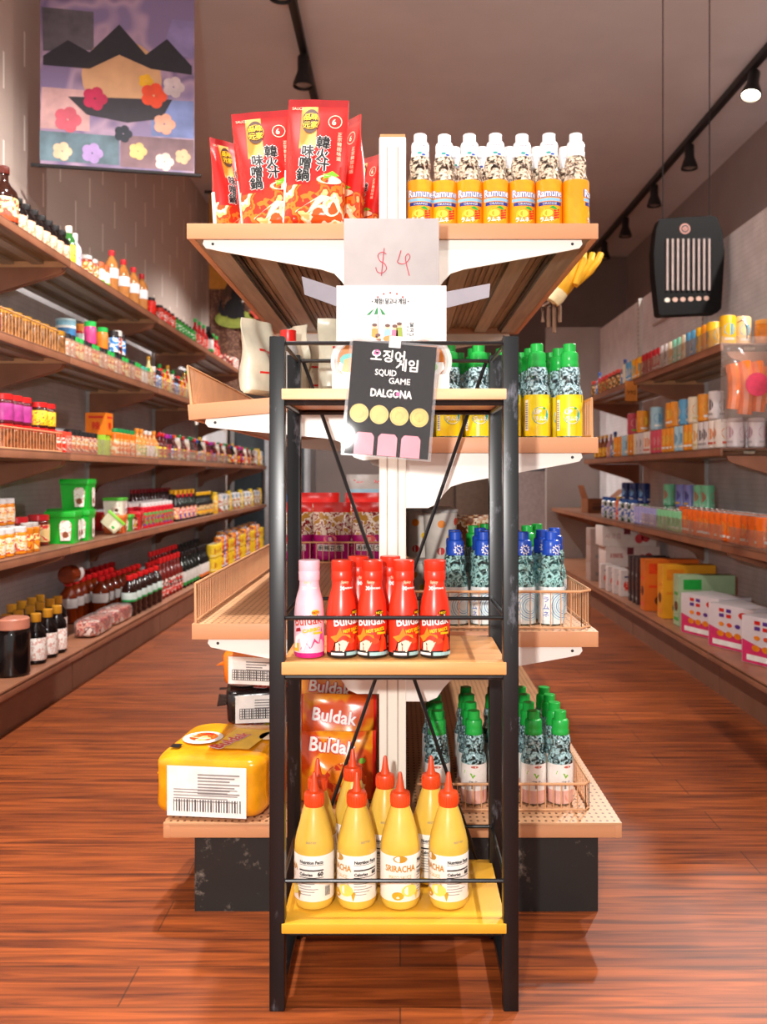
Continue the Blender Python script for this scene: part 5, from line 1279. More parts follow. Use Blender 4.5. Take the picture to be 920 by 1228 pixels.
tub('torange', .105, .09, mat('#e0601c', .35), mat('#e8762c', .35), (CLAB, BROWNP)); tub('tgs', .1, .085, mat('#2f9a2c', .35), mat('#48b83a', .35), (WLAB, RED)); tub('tlab', .1, .085, mat('#e8e0d4', .35), mat('#4fae34', .35), (WLAB, BROWNP)); tub('tred', .1, .095, mat('#c8181c', .3), mat('#d8222a', .3), (prnt(['#3a1410', '#b0301c', '#d9b08a'], 50), GOLD))
row('L', L4, 'wcap', (-6, 5, 20), .06, 'honey bottle with white lid, front row,', P4, G4); row('L', L4, 'orsm', (30, 36), .05, 'small orange bottle with grey cap', P4, G4)
row('L', L4, 'redlid', (20, 46), .15, 'paste jar with red lid', P4, G4)
row('L', L4, 'wcap', (-4, 4), .15, 'honey bottle with white lid, inner row,', P4, G4); row('L', L4, 'wcap', (-3, 4), .15, 'honey bottle raised on another honey bottle', P4, G4, dz=.1006)
row('L', L4, 'tgreen', (67, 84), .09, 'bright green square paste tub', P4, G4, rz=.1); shelf_put('L', L4, 'tgreen', 55, .2, 'green paste tub standing behind at the wall', P4, G4, rz=.1); shelf_put('L', L4, 'tgreen', 55, .2, 'green paste tub stacked on the others', P4, G4, dz=.1362, rz=.05)
row('L', L4, 'twhite', (92,), .2, 'white tub with dark green lid carrying another', P4, G4, rz=.1); shelf_put('L', L4, 'twhite', 92, .2, 'white tub with dark green lid, upper one,', P4, G4, dz=.0758, rz=.2)
o = shelf_put('L', L4, 'tclear', 99, .08, 'tipped cream tub with lime lid', P4, G4, rz=.3, rx=.0, ry=.75); o.location.z += .035
row('L', L4, 'torange', (116,), .085, 'orange paste tub', P4, G4, rz=.1); row('L', L4, 'tgs', (134,), .09, 'small green paste tub', P4, G4, rz=.1); shelf_put('L', L4, 'tlab', 133, .09, 'white-labelled tub on the small green tub', P4, G4, dz=.0858, rz=.05)
row('L', L4, 'tred', (157,), .08, 'red square paste tub', P4, G4, rz=.1); shelf_put('L', L4, 'tred', 124, .21, 'red paste tub at the wall', P4, G4, rz=.1)
row('L', L4, 'rtube', prange(172, 206, .078), .06, 'red chilli tube with white cap, front row,', P4, G4); row('L', L4, 'rtube', prange(148, 200, .082, .13), .13, 'red chilli tube with white cap, second row,', P4, G4); row('L', L4, 'rtube', prange(140, 190, .085, .2), .2, 'red chilli tube with white cap, third row,', P4, G4)
row('L', L4, 'rcapb', prange(158, 205, .075, .3), .3, 'red-capped sauce bottle at the wall', P4, G4)
row('L', L4, ['dkyel', 'dkblu'], prange(210, 232, .06), .06, {'dkyel': 'dark sauce bottle with gold cap', 'dkblu': 'dark sauce bottle with blue label'}, P4, G4); row('L', L4, 'dkyel', prange(205, 232, .07, .15), .15, 'dark gold-capped sauce bottle, inner row,', P4, G4)
row('L', L4, 'viny', prange(236, 252, .06), .06, 'dark bottle with yellow cap and label', P4, G4); row('L', L4, 'vinyb', (257,), .06, 'bright yellow squeeze bottle', P4, G4)
row('L', L4, ['canwh', 'canbl', 'canwh', 'canbl', 'vinyb', 'canbl'], prange(263, 318, .09), .06, DESC, P4, G4); row('L', L4, ['canbl', 'canwh', 'canbl'], prange(262, 315, .1, .16), .16, {k: v + ', inner row,' for k, v in DESC.items()}, P4, G4)
# deck of the block wall
DE = 1.285
row('L', LD, 'bljar', (14,), .075, 'large black paste jar', P5, G5, edge=DE); row('L', LD, 'syr', (43, 57, 68), .07, 'gold-capped syrup bottle, front row,', P5, G5, edge=DE); row('L', LD, 'syr', (8, 22, 36, 48, 60, 69), .17, 'gold-capped syrup bottle, second row,', P5, G5, edge=DE); row('L', LD, 'syr', (14, 26, 38, 48), .26, 'gold-capped syrup bottle, third row,', P5, G5, edge=DE)
def meat():
    mb = MB(); mb.bag(.1, .28, .07, prnt(['#8a1c18', '#c8483a', '#e0a08a', '#7a1410', '#efdcd0'], 28, .2), .4, .002, 6, 30, 14)
    l = MB(); l.bag(.105, .30, .078, film('f0e0dc', .12, .05), .4, .003, 9, 30, 14); b = MB(); b.box(.03, -.06, .0525, .05, .06, .054, WLAB)
    return [('contents', mb.mesh()), ('wrapper', l.mesh())]
kind('meat', 'food_packet', 'packet', meat); RAD['meat'] = .15; HGT['meat'] = .08
kind('meat2', 'food_packet', 'packet', meat); RAD['meat2'] = .15; HGT['meat2'] = .08
shelf_put('L', LD, 'meat', 103, .07, 'clear packet of dark red food, front one,', P5, G5, edge=DE, rz=.03); shelf_put('L', LD, 'meat2', 131, .075, 'clear packet of dark red food, far one,', P5, G5, edge=DE, rz=-.03)
row('L', LD, 'petr', prange(84, 140, .089, .19, DE), .19, 'red-capped amber sauce jug, front row,', P5, G5, edge=DE); row('L', LD, 'petr', prange(82, 138, .089, .28, DE), .28, 'red-capped amber sauce jug, second row,', P5, G5, edge=DE); row('L', LD, 'petr', prange(95, 136, .089, .37, DE), .37, 'red-capped amber sauce jug, third row,', P5, G5, edge=DE)
o = put('petr', (-(DE + .23), 4.16, LD + .2015 + .042), 0, G5); o.rotation_euler = (-PI / 2, 0, 0); o['label'] = 'amber sauce jug lying on its side across the standing jugs of the block-wall deck'
row('L', LD, 'petg', prange(154, 190, .1, .06, DE), .06, 'green-banded dark sauce jug, front row,', P5, G5, edge=DE); row('L', LD, 'petg', prange(146, 186, .085, .15, DE), .15, 'green-banded dark sauce jug, second row,', P5, G5, edge=DE)
row('L', LD, 'tallr', prange(192, 216, .082, .07, DE), .07, 'tall red-capped sauce bottle, front row,', P5, G5, edge=DE); row('L', LD, 'tallr', prange(180, 212, .075, .18, DE), .24, 'tall red-capped sauce bottle, inner row,', P5, G5, edge=DE)
row('L', LD, 'tallk', prange(218, 236, .088, .07, DE), .07, 'tall black bottle with green band, front row,', P5, G5, edge=DE); row('L', LD, 'tallk', prange(208, 236, .09, .16, DE), .16, 'tall black bottle with green band, second row,', P5, G5, edge=DE); row('L', LD, 'tallk', prange(214, 240, .1, .25, DE), .25, 'tall black bottle with green band, third row,', P5, G5, edge=DE)
row('L', LD, 'tallo', prange(238, 247, .068, .07, DE), .07, 'tall black bottle with orange band', P5, G5, edge=DE)
cp = prange(254, 312, .086, .07, DE); row('L', LD, ['cany', 'cany', 'cany', 'canr', 'canp', 'canr'], cp, .07, {k: v + ', lower tier,' for k, v in DESC.items()}, P5, G5, edge=DE); row('L', LD, ['cany', 'cany', 'cany', 'canr', 'canp', 'canr'], cp, .07, {k: v + ', upper tier,' for k, v in DESC.items()}, P5, G5, edge=DE, dz=.1206)
cp = prange(262, 314, .1, .17, DE); row('L', LD, ['cany', 'canr', 'canp'], cp, .17, {k: v + ', inner row,' for k, v in DESC.items()}, P5, G5, edge=DE); row('L', LD, ['cany', 'canr', 'canp'], cp, .17, {k: v + ', inner row, upper tier,' for k, v in DESC.items()}, P5, G5, edge=DE, dz=.1206)

# ------------------------------------------------------------------ goods on the heater wall
R1, R2, R3 = RZ[2], RZ[1], RZ[0]; RDK = .172
Q1, Q2, Q3, Q4 = 'heater-wall top shelf', 'heater-wall second shelf', 'heater-wall third shelf', 'heater-wall deck'
H1, H2, H3, H4 = ('goods on the heater-wall %s' % w for w in ('top shelf', 'second shelf', 'third shelf', 'deck'))
CD = {'c_yb': 'yellow and blue drink can', 'c_tb': 'cream and blue drink can', 'c_or': 'orange drink can', 'c_bl': 'blue drink can', 'c_lb': 'pale blue drink can', 'c_cr': 'cream drink can', 'c_te': 'mint drink can', 'c_rd': 'dark red drink can', 'c_pk': 'pink drink can', 'c_wh': 'white drink can', 'c_wo': 'white can with orange spot', 'c_wk': 'grey drink can', 'c_oj': 'bright orange soda can', 'c_gr': 'green drink can', 'c_pu': 'violet drink can', 'c_la': 'small lavender can', 'c_mg': 'small green can', 'c_nv': 'navy drink can',
 'b_yc': 'yellow-capped drink bottle', 'b_pk': 'pink drink bottle', 'b_bl': 'blue-capped drink bottle', 'b_or': 'orange drink bottle', 'b_wb': 'white and blue drink bottle', 'b_gb': 'green and blue drink bottle', 'j_rd': 'red preserve jar', 'j_gn': 'dark preserve jar'}
row('R', R1, 'c_yb', (873,), .06, CD, Q1, H1, rz=-.5); row('R', R1, 'c_tb', (891,), .13, CD, Q1, H1, rz=-.4)
row('R', R1, ['c_yb', 'c_or', 'c_yb', 'c_bl', 'c_bl', 'c_cr', 'c_te', 'c_te', 'c_cr', 'c_wk', 'c_wk', 'c_rd', 'c_rd', 'c_rd', 'c_rd', 'c_rd'], prange(857, 757, .069), .06, CD, Q1, H1)
row('R', R1, ['c_or', 'c_bl', 'c_cr', 'c_te'], prange(850, 780, .075, .14, 1.275), .14, {k: v + ', inner row,' for k, v in CD.items()}, Q1, H1)
row('R', R1, ['b_bl', 'j_gn', 'j_gn', 'j_gn', 'j_rd', 'j_rd', 'j_rd'], prange(750, 708, .1, .06, 1.275), .06, CD, Q1, H1)
shelf_put('R', R2, 'c_wh', 907, .165, 'white drink can, lower tier,', Q2, H2); shelf_put('R', R2, 'c_wh', 882, .085, 'white drink can, lower tier,', Q2, H2)
RB_ = lambda k: {a: b + ', lower tier,' for a, b in CD.items()}; RU = {a: b + ', upper tier,' for a, b in CD.items()}
lo = prange(866, 742, .069, .06, 1.275)
row('R', R2, ['c_wo', 'c_wo', 'c_wk', 'c_wk', 'c_cr', 'c_or', 'c_or', 'c_lb', 'c_lb', 'c_or', 'c_or', 'c_or', 'c_pk', 'c_pk', 'c_pk'], lo, .06, RB_(0), Q2, H2)
up = [866, 853, 840, 829, 813, 809, 793, 775, 762]
for k, px in zip(('c_wk', 'c_or', 'c_cr', 'c_bl', 'c_or', 'c_or', 'c_lb', 'c_or', 'c_pk'), up): shelf_put('R', R2, k, px, .075, RU[k], Q2, H2, dz=.1226)
shelf_put('R', R2, 'c_wh', 896, .2, 'white drink can, lower tier, inner row,', Q2, H2)
row('R', R2, ['b_bl', 'b_pk', 'b_yc', 'b_yc', 'b_yc'], prange(738, 714, .12, .06, 1.275), .06, CD, Q2, H2)
# third shelf: orange cans, a tier above them, small lidded cans, bottles, cartons
row('R', R3, 'c_oj', prange(917, 826, .07, .06, 1.275), .06, {'c_oj': 'bright orange soda can, front row,'}, Q3, H3); row('R', R3, 'c_oj', prange(918, 822, .07, .13, 1.275), .135, {'c_oj': 'bright orange soda can, inner row,'}, Q3, H3)
row('R', R3, 'c_mg', prange(818, 795, .062, .06, 1.275), .06, CD, Q3, H3); row('R', R3, 'c_la', prange(790, 766, .062, .06, 1.275), .06, CD, Q3, H3)
row('R', R3, ['b_wb', 'b_gb', 'b_wb', 'b_gb', 'b_wb', 'b_or'], prange(762, 724, .075, .06, 1.275), .06, CD, Q3, H3)
pk('c_un', 'drink_can', 'can', .1005, .03, prnt(['#3a7a5a', '#8ad8a0', '#d9e8e0'], 35), None, WHT)
for k, px in zip(('c_gr', 'c_gr', 'c_pu', 'c_pu', 'c_gr'), (851, 840, 828, 818, 803)):
    q = shelf_put('R', R3, 'c_un', px, .2, 'small can carrying a taller can', Q3, H3); p2 = put(k, (q.location.x, q.location.y, R3 + .1018), .4, H3); series(p2, RU[k], Q3)
for px in (773, 762, 752):
    q = shelf_put('R', R3, 'c_un', px, .18, 'small can carrying a navy can', Q3, H3); p2 = put('c_nv', (q.location.x, q.location.y, R3 + .1018), .4, H3); series(p2, 'navy drink can raised on another', Q3)
def openbox():
    mb = MB(); K = mat('#8a5230', .6, var=.12, scale=12); w, d, h = .2, .16, .1
    mb.box(-w / 2, -d / 2, 0, w / 2, d / 2, .004, K)
    for a in (-1, 1): mb.box(a * w / 2 - .002, -d / 2, .004, a * w / 2 + .002, d / 2, h, K); mb.box(-w / 2, a * d / 2 - .002, .004, w / 2, a * d / 2 + .002, h, K)
    f1 = MB(); f1.prism([(-.08, 0), (.08, 0), (.07, .1), (-.07, .1)], lambda u, v, t: (-w / 2 - v * .3 + .0, u, h + v * .95 + t * .002), K)
    f2 = MB(); f2.prism([(-.08, 0), (.08, 0), (.07, .1), (-.07, .1)], lambda u, v, t: (w / 2 + v * .75, u, h + v * .65 + t * .002), K)
    pr = MB(); f = flat((0, -d / 2 - .0026, 0), (1, 0, 0), (0, 0, 1)); pr.rect(-.07, .02, .03, .05, f, mat('#5a3420', .6)); pr.rect(-.07, .06, .06, .068, f, mat('#5a3420', .6))
    return [('carton', mb.mesh()), ('flap', f1.mesh()), ('flap', f2.mesh()), ('print', pr.mesh())]
kind('openbox', 'cardboard_box', 'box', openbox)
labelled(put('openbox', (1.43, 6.62, R3 + .001), .1), 'brown cardboard box with raised flaps at the far end of the heater-wall third shelf')
def redpack():
    mb = MB(); mb.prism([(-.1, 0), (.1, 0), (.1, .12), (-.1, .12)], lambda u, v, t: (u, v * .6, .0 + v * .75 + .02 * t), mat('#b8143a', .3, var=.15))
    q = MB(); f = lambda u, v: (u, v * .6 - .0006, v * .75 + .0004)
    q.disc(.02, .06, .05, .035, lambda u, v: (u, v * .6 - .0016, v * .75 - .0), MIX1, 16); q.rect(-.09, .1, .09, .112, lambda u, v: (u, v * .6 - .0012, v * .75), LGREEN)
    return [('tray', mb.mesh()), ('printed_face', q.mesh())]
kind('redpack', 'snack_tray', 'packet', redpack)
labelled(put('redpack', (1.40, 3.12, R3 + .001), -.35), 'crimson snack tray leaning on the heater-wall third shelf beside the orange cans')
# deck
def pinkbox(q, f, w, h):
    g = lambda k: (lambda u, v: f(u, v))
    q.shape([(-w * .49, h * .01), (w * .49, h * .01), (w * .49, h * .36), (w * .2, h * .30), (-w * .15, h * .38), (-w * .49, h * .5)], f, mat('#d8326a', .4))
def pinkdet(q, f, w, h):
    PKK = mat('#d8326a', .4)
    for i in range(2):
        for k in range(2): q.rect(-w * .25 + k * w * .16, h * (.72 + i * .12), -w * .14 + k * w * .16, h * (.80 + i * .12), f, RED if (i + k) % 2 else PURPLE)
    q.disc(w * .28, h * .82, w * .1, h * .08, f, RED, 12); q.rect(w * .265, h * .68, w * .295, h * .82, f, BROWNP)
    for k in range(4): q.disc(-w * .2 + k * w * .18, h * .56, w * .06, h * .05, f, (ORANGE, ORED, PURPLE, ORANGE)[k], 10); q.disc(-w * .22 + k * w * .19, h * .34, w * .08, h * .07, f, ORANGE, 10)
    q.rect(-w * .4, h * .07, w * .25, h * .19, f, WHT); q.rect(w * .3, h * .07, w * .46, h * .19, f, GREYP)
def giftbox():
    w, d, h = .17, .25, .175; mb = MB(); mb.box(-w / 2, -d / 2, 0, w / 2, d / 2, h, mat('#ded4d8', .4, var=.03), .001)
    q = MB(); r = MB()
    for O, U, W_ in (((0, -d / 2, 0), (1, 0, 0), w), ((-w / 2, 0, 0), (0, -1, 0), d), ((w / 2, 0, 0), (0, 1, 0), d)):
        pinkbox(q, flat(O, U, (0, 0, 1), .0006), W_, h); pinkdet(r, flat(O, U, (0, 0, 1), .0014), W_, h)
    return [('carton', mb.mesh()), ('printed_band', q.mesh()), ('print', r.mesh())]
kind('gift', 'gift_box', 'box', giftbox)
RE = 1.225
for x, y, rz, lab in ((RE + .165, 3.36, .42, 'pink and white gift box with its front toward the shop front, beside the low shelving'), (RE + .15, 3.69, .40, 'pink and white gift box standing between two other pink boxes'), (RE + .13, 4.0, .36, 'pink and white gift box next to the light green box'), (RE + .30, 3.12, .42, 'pink and white gift box at the shop-front end of the heater-wall deck')):
    labelled(put('gift', (x + .02, y, RDK + .001), rz, 'pink gift boxes'), lab)
def tbox(key, h, w, d, hx, acc, txt=None):
    def fr(q, f, W_, H_): q.rect(-W_ * .42, H_ * .72, -W_ * .1, H_ * .92, f, acc); q.disc(-W_ * .2, H_ * .2, W_ * .12, H_ * .1, f, BROWNP, 12); q.rect(-W_ * .42, H_ * .45, W_ * .3, H_ * .5, f, acc)
    def sd(q, f, W_, H_): q.rect(-W_ * .42, H_ * .1, W_ * .42, H_ * .16, f, acc); q.rect(-W_ * .3, H_ * .6, W_ * .3, H_ * .66, f, acc); q.disc(0, H_ * .38, W_ * .3, H_ * .1, f, BROWNP, 12)
    bxk(key, 'tea_box', w, d, h, mat(hx, .4, var=.1, scale=8), fr, sd)
tbox('b_green', .235, .26, .085, '#a8c49a', GREEN); tbox('b_yel', .26, .26, .085, '#f0a41c', ORANGE); tbox('b_org', .265, .28, .08, '#e0701c', ORED); tbox('b_dk', .25, .2, .04, '#3a2a2c', GREYP)
for k, x, y, lab in (('b_green', RE + .19, 4.27, 'light green tea box standing on the heater-wall deck behind pink boxes'), ('b_yel', RE + .18, 4.50, 'yellow tea box standing between the green box and the orange box'), ('b_org', RE + .17, 4.75, 'orange tea box standing behind the yellow one')):
    labelled(put(k, (x, y, RDK + .001), 0, 'upright tea boxes'), lab)
for i, y in enumerate((4.95, 5.03, 5.11)): series(put('b_dk', (RE + .15, y, RDK + .001), 0, 'dark slim boxes'), 'slim dark carton', Q4)
def apple(q, f, W_, H_):
    q.disc(W_ * .3, H_ * .45, W_ * .08, H_ * .24, f, mat('#a8202a', .4), 14); q.disc(W_ * .18, H_ * .38, W_ * .08, H_ * .24, f, mat('#b8303a', .4), 14); q.disc(W_ * .39, H_ * .36, W_ * .07, H_ * .22, f, mat('#8a1a24', .4), 14)
    q.rect(-W_ * .1, H_ * .6, W_ * .02, H_ * .95, f, mat('#7a2030', .4)); q.text('100%', -W_ * .3, H_ * .45, H_ * .3, f, mat('#b8403a', .4), bold=.001)
def apple0(q, f, W_, H_):
    q.disc(W_ * .3, H_ * .45, W_ * .08, H_ * .24, f, mat('#c8303a', .4), 14); q.disc(W_ * .18, H_ * .38, W_ * .08, H_ * .24, f, mat('#d8404a', .4), 14)
    q.rect(-W_ * .1, H_ * .6, W_ * .02, H_ * .95, f, mat('#7a2030', .4)); q.text('사과즙', -W_ * .3, H_ * .4, H_ * .3, f, mat('#b88a8a', .4))
bxk('jb1', 'juice_box', .34, .2, .13, mat('#e2d2cc', .45, var=.04), apple); bxk('jb0', 'juice_box', .34, .2, .125, mat('#e6dcd6', .45, var=.04), apple0); bxk('jbp', 'juice_box', .34, .2, .12, mat('#8a4a3c', .45, var=.1)); bxk('jsm', 'juice_pack', .075, .06, .15, mat('#dcd0cc', .45), lambda q, f, w, h: (q.disc(0, h * .4, w * .3, h * .2, f, RLAB, 12), q.rect(-w * .2, h * .72, w * .2, h * .78, f, NAVY))); bxk('jdk', 'juice_box', .16, .14, .115, mat('#b09a90', .45, var=.05), lambda q, f, w, h: q.rect(-w * .3, h * .3, w * .3, h * .5, f, GREYP))
zb_ = RDK + .001
for k, lab in (('jbp', 'brown juice carton at the bottom of the stack on the heater-wall deck'), ('jb1', 'white juice carton marked 100% in the middle of the stack'), ('jb0', 'white juice carton with red fruit on top of the stack')):
    labelled(put(k, (RE + .235 + (k == 'jb0') * -.02, 5.86, zb_), .0, 'stacked juice cartons'), lab); zb_ += HGT[k] + .0006
for i, (x, y) in enumerate(((RE + .08, 5.30), (RE + .07, 5.42), (RE + .06, 5.54), (RE + .17, 5.30), (RE + .05, 5.68))): series(put('jsm', (x, y, RDK + .001), 0, 'small juice packs'), 'small white juice pack', Q4)
zb_ = RDK + .001
for i in range(3): series(put('jdk', (RE + .02 + .09, 6.12, zb_), 0, 'small pale cartons'), 'small pale carton, %s of its stack,' % ('bottom', 'middle', 'top')[i], Q4); zb_ += .1156

# ------------------------------------------------------------------ things hung on and around the walls
# picture banner hung from the ceiling: plain painted shapes in the same colours
bx0, by0, bx1, by1, bz = -1.68, 4.20, -.945, 4.35, 2.285
ang = math.atan2(by1 - by0, bx1 - bx0); wB = math.hypot(bx1 - bx0, by1 - by0)
bn = thing('hanging_banner', 'large mauve picture banner with dark rods hanging from the ceiling above the block-wall shelving', 'banner', ((bx0 + bx1) / 2, (by0 + by1) / 2, bz), ang)
hB = 1.0
mb = MB(); mb.box(-wB / 2 + .03, -.001, .012, wB / 2 - .03, .001, hB, prnt(['#7d6688', '#927a98', '#6a5a80', '#a58ca4', '#7a6a90'], 3.2, .5, soft=True)); cl = obj('printed_cloth', mb, bn)
mb = MB(); W0 = wB - .06
def fb(o): return flat((-W0 / 2, -.0012 - o, .012), (1, 0, 0), (0, 0, 1))
f, f2, f3, f4 = fb(0), fb(.0006), fb(.0012), fb(.0018)
def U(px, py): return (W0 * (px - 150) / 575, (610 - py) / 575 * W0 * .985)
def blob(pts, fn, m): mb.shape([U(*p) for p in pts], fn, m)
def ell(cx, cy, rx, ry, fn, m, n=24): u, v = U(cx, cy); mb.disc(u, v, rx * W0 / 575, ry * W0 / 575, fn, m, n)
blob([(155, 0), (345, 0), (345, 150), (160, 170)], f, mat('#5c5560', .6, var=.3, scale=8)); blob([(640, 0), (722, 0), (722, 150), (600, 130)], f, mat('#8478a8', .6, var=.2, scale=8))
blob([(155, 310), (330, 310), (330, 470), (150, 470)], f, mat('#c9a0a0', .6, var=.2, scale=9)); blob([(560, 325), (722, 320), (722, 470), (560, 470)], f, mat('#7484b8', .6, var=.2, scale=9))
blob([(148, 480), (440, 480), (440, 595), (148, 595)], f, mat('#5c7480', .6, var=.3, scale=9)); blob([(445, 475), (722, 475), (722, 640 - 40), (445, 600)], f, mat('#7c6068', .6, var=.2, scale=9))
ell(450, 250, 150, 150, f2, mat('#c99c74', .6, var=.1, scale=8))
blob([(160, 190), (250, 120), (330, 160), (440, 40), (540, 150), (620, 80), (715, 180), (715, 215), (560, 205), (440, 160), (330, 225), (160, 225)], f3, mat('#211e28', .6))
blob([(250, 340), (640, 320), (600, 400), (470, 425), (320, 405)], f3, mat('#2a2630', .6))
for cx_, cy_, rr_, hx in ((350, 340, 46, '#b01c4a'), (570, 310, 50, '#d9441c'), (540, 255, 28, '#d9a41c'), (250, 430, 50, '#c8586a'), (610, 420, 42, '#d9a088'), (645, 270, 42, '#c4b4b8'), (340, 555, 40, '#a48ac0'), (230, 555, 36, '#d9b898'), (510, 535, 34, '#e0c078'), (680, 545, 30, '#d9b48c'), (610, 570, 36, '#e0d0c4'), (455, 470, 34, '#1d2230')):
    for k in range(5): ell(cx_ + rr_ * .55 * math.cos(k * 1.257), cy_ + rr_ * .55 * math.sin(k * 1.257), rr_ * .48, rr_ * .48, fb(.0018 + .0001 * k), mat('#' + hx.strip('#'), .6, var=.15, scale=12), 12)
obj('painted_shapes', mb, cl)
mb = MB(); mb.tube([(-wB / 2 - .01, 0, .006), (wB / 2, 0, .006)], .009, DARK, 10); obj('rod', mb, bn)
mb = MB(); mb.tube([(-wB / 2, 0, hB), (wB / 2, 0, hB)], .009, DARK, 10); obj('rod', mb, bn)
mb = MB(); mb.tube([(-wB / 2 + .03, 0, hB + .006), (0, 0, CH - bz - .002), (wB / 2 - .03, 0, hB + .006)], .002, DARK, 5); obj('cord', mb, bn)
# cat curtain at the end of the block-wall shelving
cv = thing('doorway_curtain', 'yellow and brown cloth curtain with a black cat, hanging past the block-wall shelving', 'curtain', (-1.27, 8.02, 1.62))
wC2, hC2 = .80, 1.72
cols = mat('#c98a34', .8, var=.06), prnt(['#4f2f22', '#5c3828', '#7a5844'], 60, .8)
mb = MB(); n = 40
def cf(u, v): return (u, .012 * math.sin(u * 34) * (1 - .3 * v / hC2), v)
us = [-wC2 / 2 + wC2 * k / n for k in range(n + 1)]
for (z0, z1, m) in ((.0, .88, cols[1]), (.88, hC2, cols[0])):
    for k in range(n):
        mb.f([mb.v(cf(us[k], z0)), mb.v(cf(us[k + 1], z0)), mb.v(cf(us[k + 1], z1)), mb.v(cf(us[k], z1))], m)
co_ = obj('cloth', mb, cv)
mb = MB(); mb.tube([(-wC2 / 2 - .04, 0, hC2 + .006), (wC2 / 2 + .04, 0, hC2 + .006)], .014, DARK, 8); obj('rod', mb, cv)
def cc(px, py): return ((px - 480) / F * 8.02 + 1.27, CAMZ - (py - 570) / F * 8.02 - 1.62)
def cs(pts, off, m):
    mb.shape([cc(*p) for p in pts], lambda u, v: (u, -.016 - off, v), m)
mb = MB()
def ce(cx_, cy_, rx, ry, off, m): cs([(cx_ + rx * math.cos(2 * PI * k / 20), cy_ + ry * math.sin(2 * PI * k / 20)) for k in range(19, -1, -1)], off, m)
ce(282, 383, 24, 11, 0, mat('#86923c', .8, var=.25, scale=14)); ce(281, 372, 17, 15, .001, mat('#8f9a44', .8, var=.2, scale=14)) if False else None
cs([(266, 356), (275, 336), (284, 356)][::-1], .0005, mat('#4a3022', .8))
CB = mat('#0f0e12', .8)
ce(281, 371, 11.5, 12, .002, CB); ce(285, 355, 7.5, 6.5, .003, CB); cs([(278, 352), (280, 344), (284, 350)][::-1], .003, CB); cs([(286, 350), (290, 344), (292, 352)][::-1], .003, CB)
cs([(283, 372), (293, 365), (294, 382), (288, 382)][::-1], .003, CB); cs([(272, 380), (266, 379), (262, 372), (264, 362), (267, 358), (266, 370), (272, 376)], .003, CB)
ce(292, 362, 1.6, 1.2, .004, WHT); ce(308, 377, 9, 6, .0, mat('#b03a2a', .8)); ce(296, 407, 6, 6, .0, mat('#9a5a2c', .8)); ce(294, 412, 2.5, 2.5, .001, CREAMP)
obj('printed_cat', mb, co_)
# track lighting; lit heads besides the one glowing in view are added fill
def spot(tr, xy, y, lit=False, aim=(0, 0), power=0):
    s = MB(); s.tube([(0, y, -.01), (0, y, -.09)], .012, DARK, 8); obj('arm', s, tr)
    d = Vector((aim[0], aim[1], -1)).normalized(); M = Matrix.Translation((0, y, -.09)) @ d.to_track_quat('Z', 'Y').to_matrix().to_4x4()
    mb = MB(); mb.T = M; mb.lathe([(0, -.03), (.03, -.03), (.035, -.02), (.035, .06), (.06, .13), (.062, .15), (.055, .15), (.05, .12)], DARK, 16, capt=False)
    h = obj('lamp_head', mb, tr)
    b = MB(); b.T = M; b.lathe([(0, .10), (.05, .118), (.052, .135), (.03, .146), (0, .148)], GLOW if lit else mat('#8a827c', .3), 14); obj('bulb', b, h)
    if power:
        l = light('track_and_added_lamp', 'SPOT', Vector((xy[0], xy[1] + y, CH - .002 - .09)) + d * .19, power, (1, .95, .9), .05, d.to_track_quat('-Z', 'Y').to_euler())
        l.data.spot_size = math.radians(125); l.data.spot_blend = .6
GLOW = glow('#ffe9cc', 40.0)
def track(label, x, y0, y1, spots):
    t = thing('track_light', label, 'track light', (x, y0, CH - .002))
    mb = MB(); mb.box(-.022, 0, -.045, .022, y1 - y0, 0, DARK, .003); obj('rail', mb, t)
    for s in spots: spot(t, (x, y0), s[0] - y0, *s[1:])
    return t
XT = 2.16
track('long black ceiling track light above the heater wall with one glowing lamp plus added lamps', XT, .4, 10.4, [(1.4, True, (-.5, .2), LP * .8), (3.2, True, (-.5, .2), LP * .8), (5.6, True, (-.25, -.3), LP * 1.15), (6.85,), (7.8,), (8.8,), (9.7,)])  # the two lit heads nearest the shop front are unseen, added to brighten
track('black ceiling track light running above the middle of the store with added lamps', -.57, .4, 9.6, [(1.2, True, (-.5, .1), LP), (2.7, True, (-.3, .2), LP), (4.4,), (5.4,), (7.2, True, (0, 0), LP), (8.8, True, (0, 0), LP)])  # rail lengthened out of view to carry added lit heads that brighten the room
# heater
yh = 4.7
def hp(px, py): return ((px - 822) / F * yh, -(py - 320) / F * yh)
ht = thing('radiant_heater', 'black radiant heater with upright heating tubes hanging above the cans', 'heater', ((822 - 480) / F * yh, yh, CAMZ + 250 / F * yh))
out = [(796, 265), (788, 266), (784, 278), (781, 305), (782, 330), (785, 360), (787, 378), (790, 380), (856, 377), (861, 372), (863, 340), (865, 305), (862, 280), (856, 264), (850, 262)]
mb = MB(); mb.prism([hp(*p) for p in out], lambda u, v, t: (u, -.05 + .09 * t, v), mat('#060506', .6, spec=.2)); obj('housing', mb, ht)
mb = MB(); f = flat((0, -.0506, 0), (1, 0, 0), (0, 0, 1))
mb.shape([hp(*p) for p in ((794, 292), (848, 287), (850, 350), (793, 353))][::-1], f, mat('#1a1517', .5, spec=.2)); obj('recess', mb, ht)
for k in range(9):
    u, v = hp(796.5 + k * 6.2, 0); mb = MB(); mb.tube([(u, -.058, hp(0, 351)[1]), (u, -.058, hp(0, 290)[1])], .0062, mat('#cbb9b4', .3, metal=.3), 8); obj('heating_tube', mb, ht)
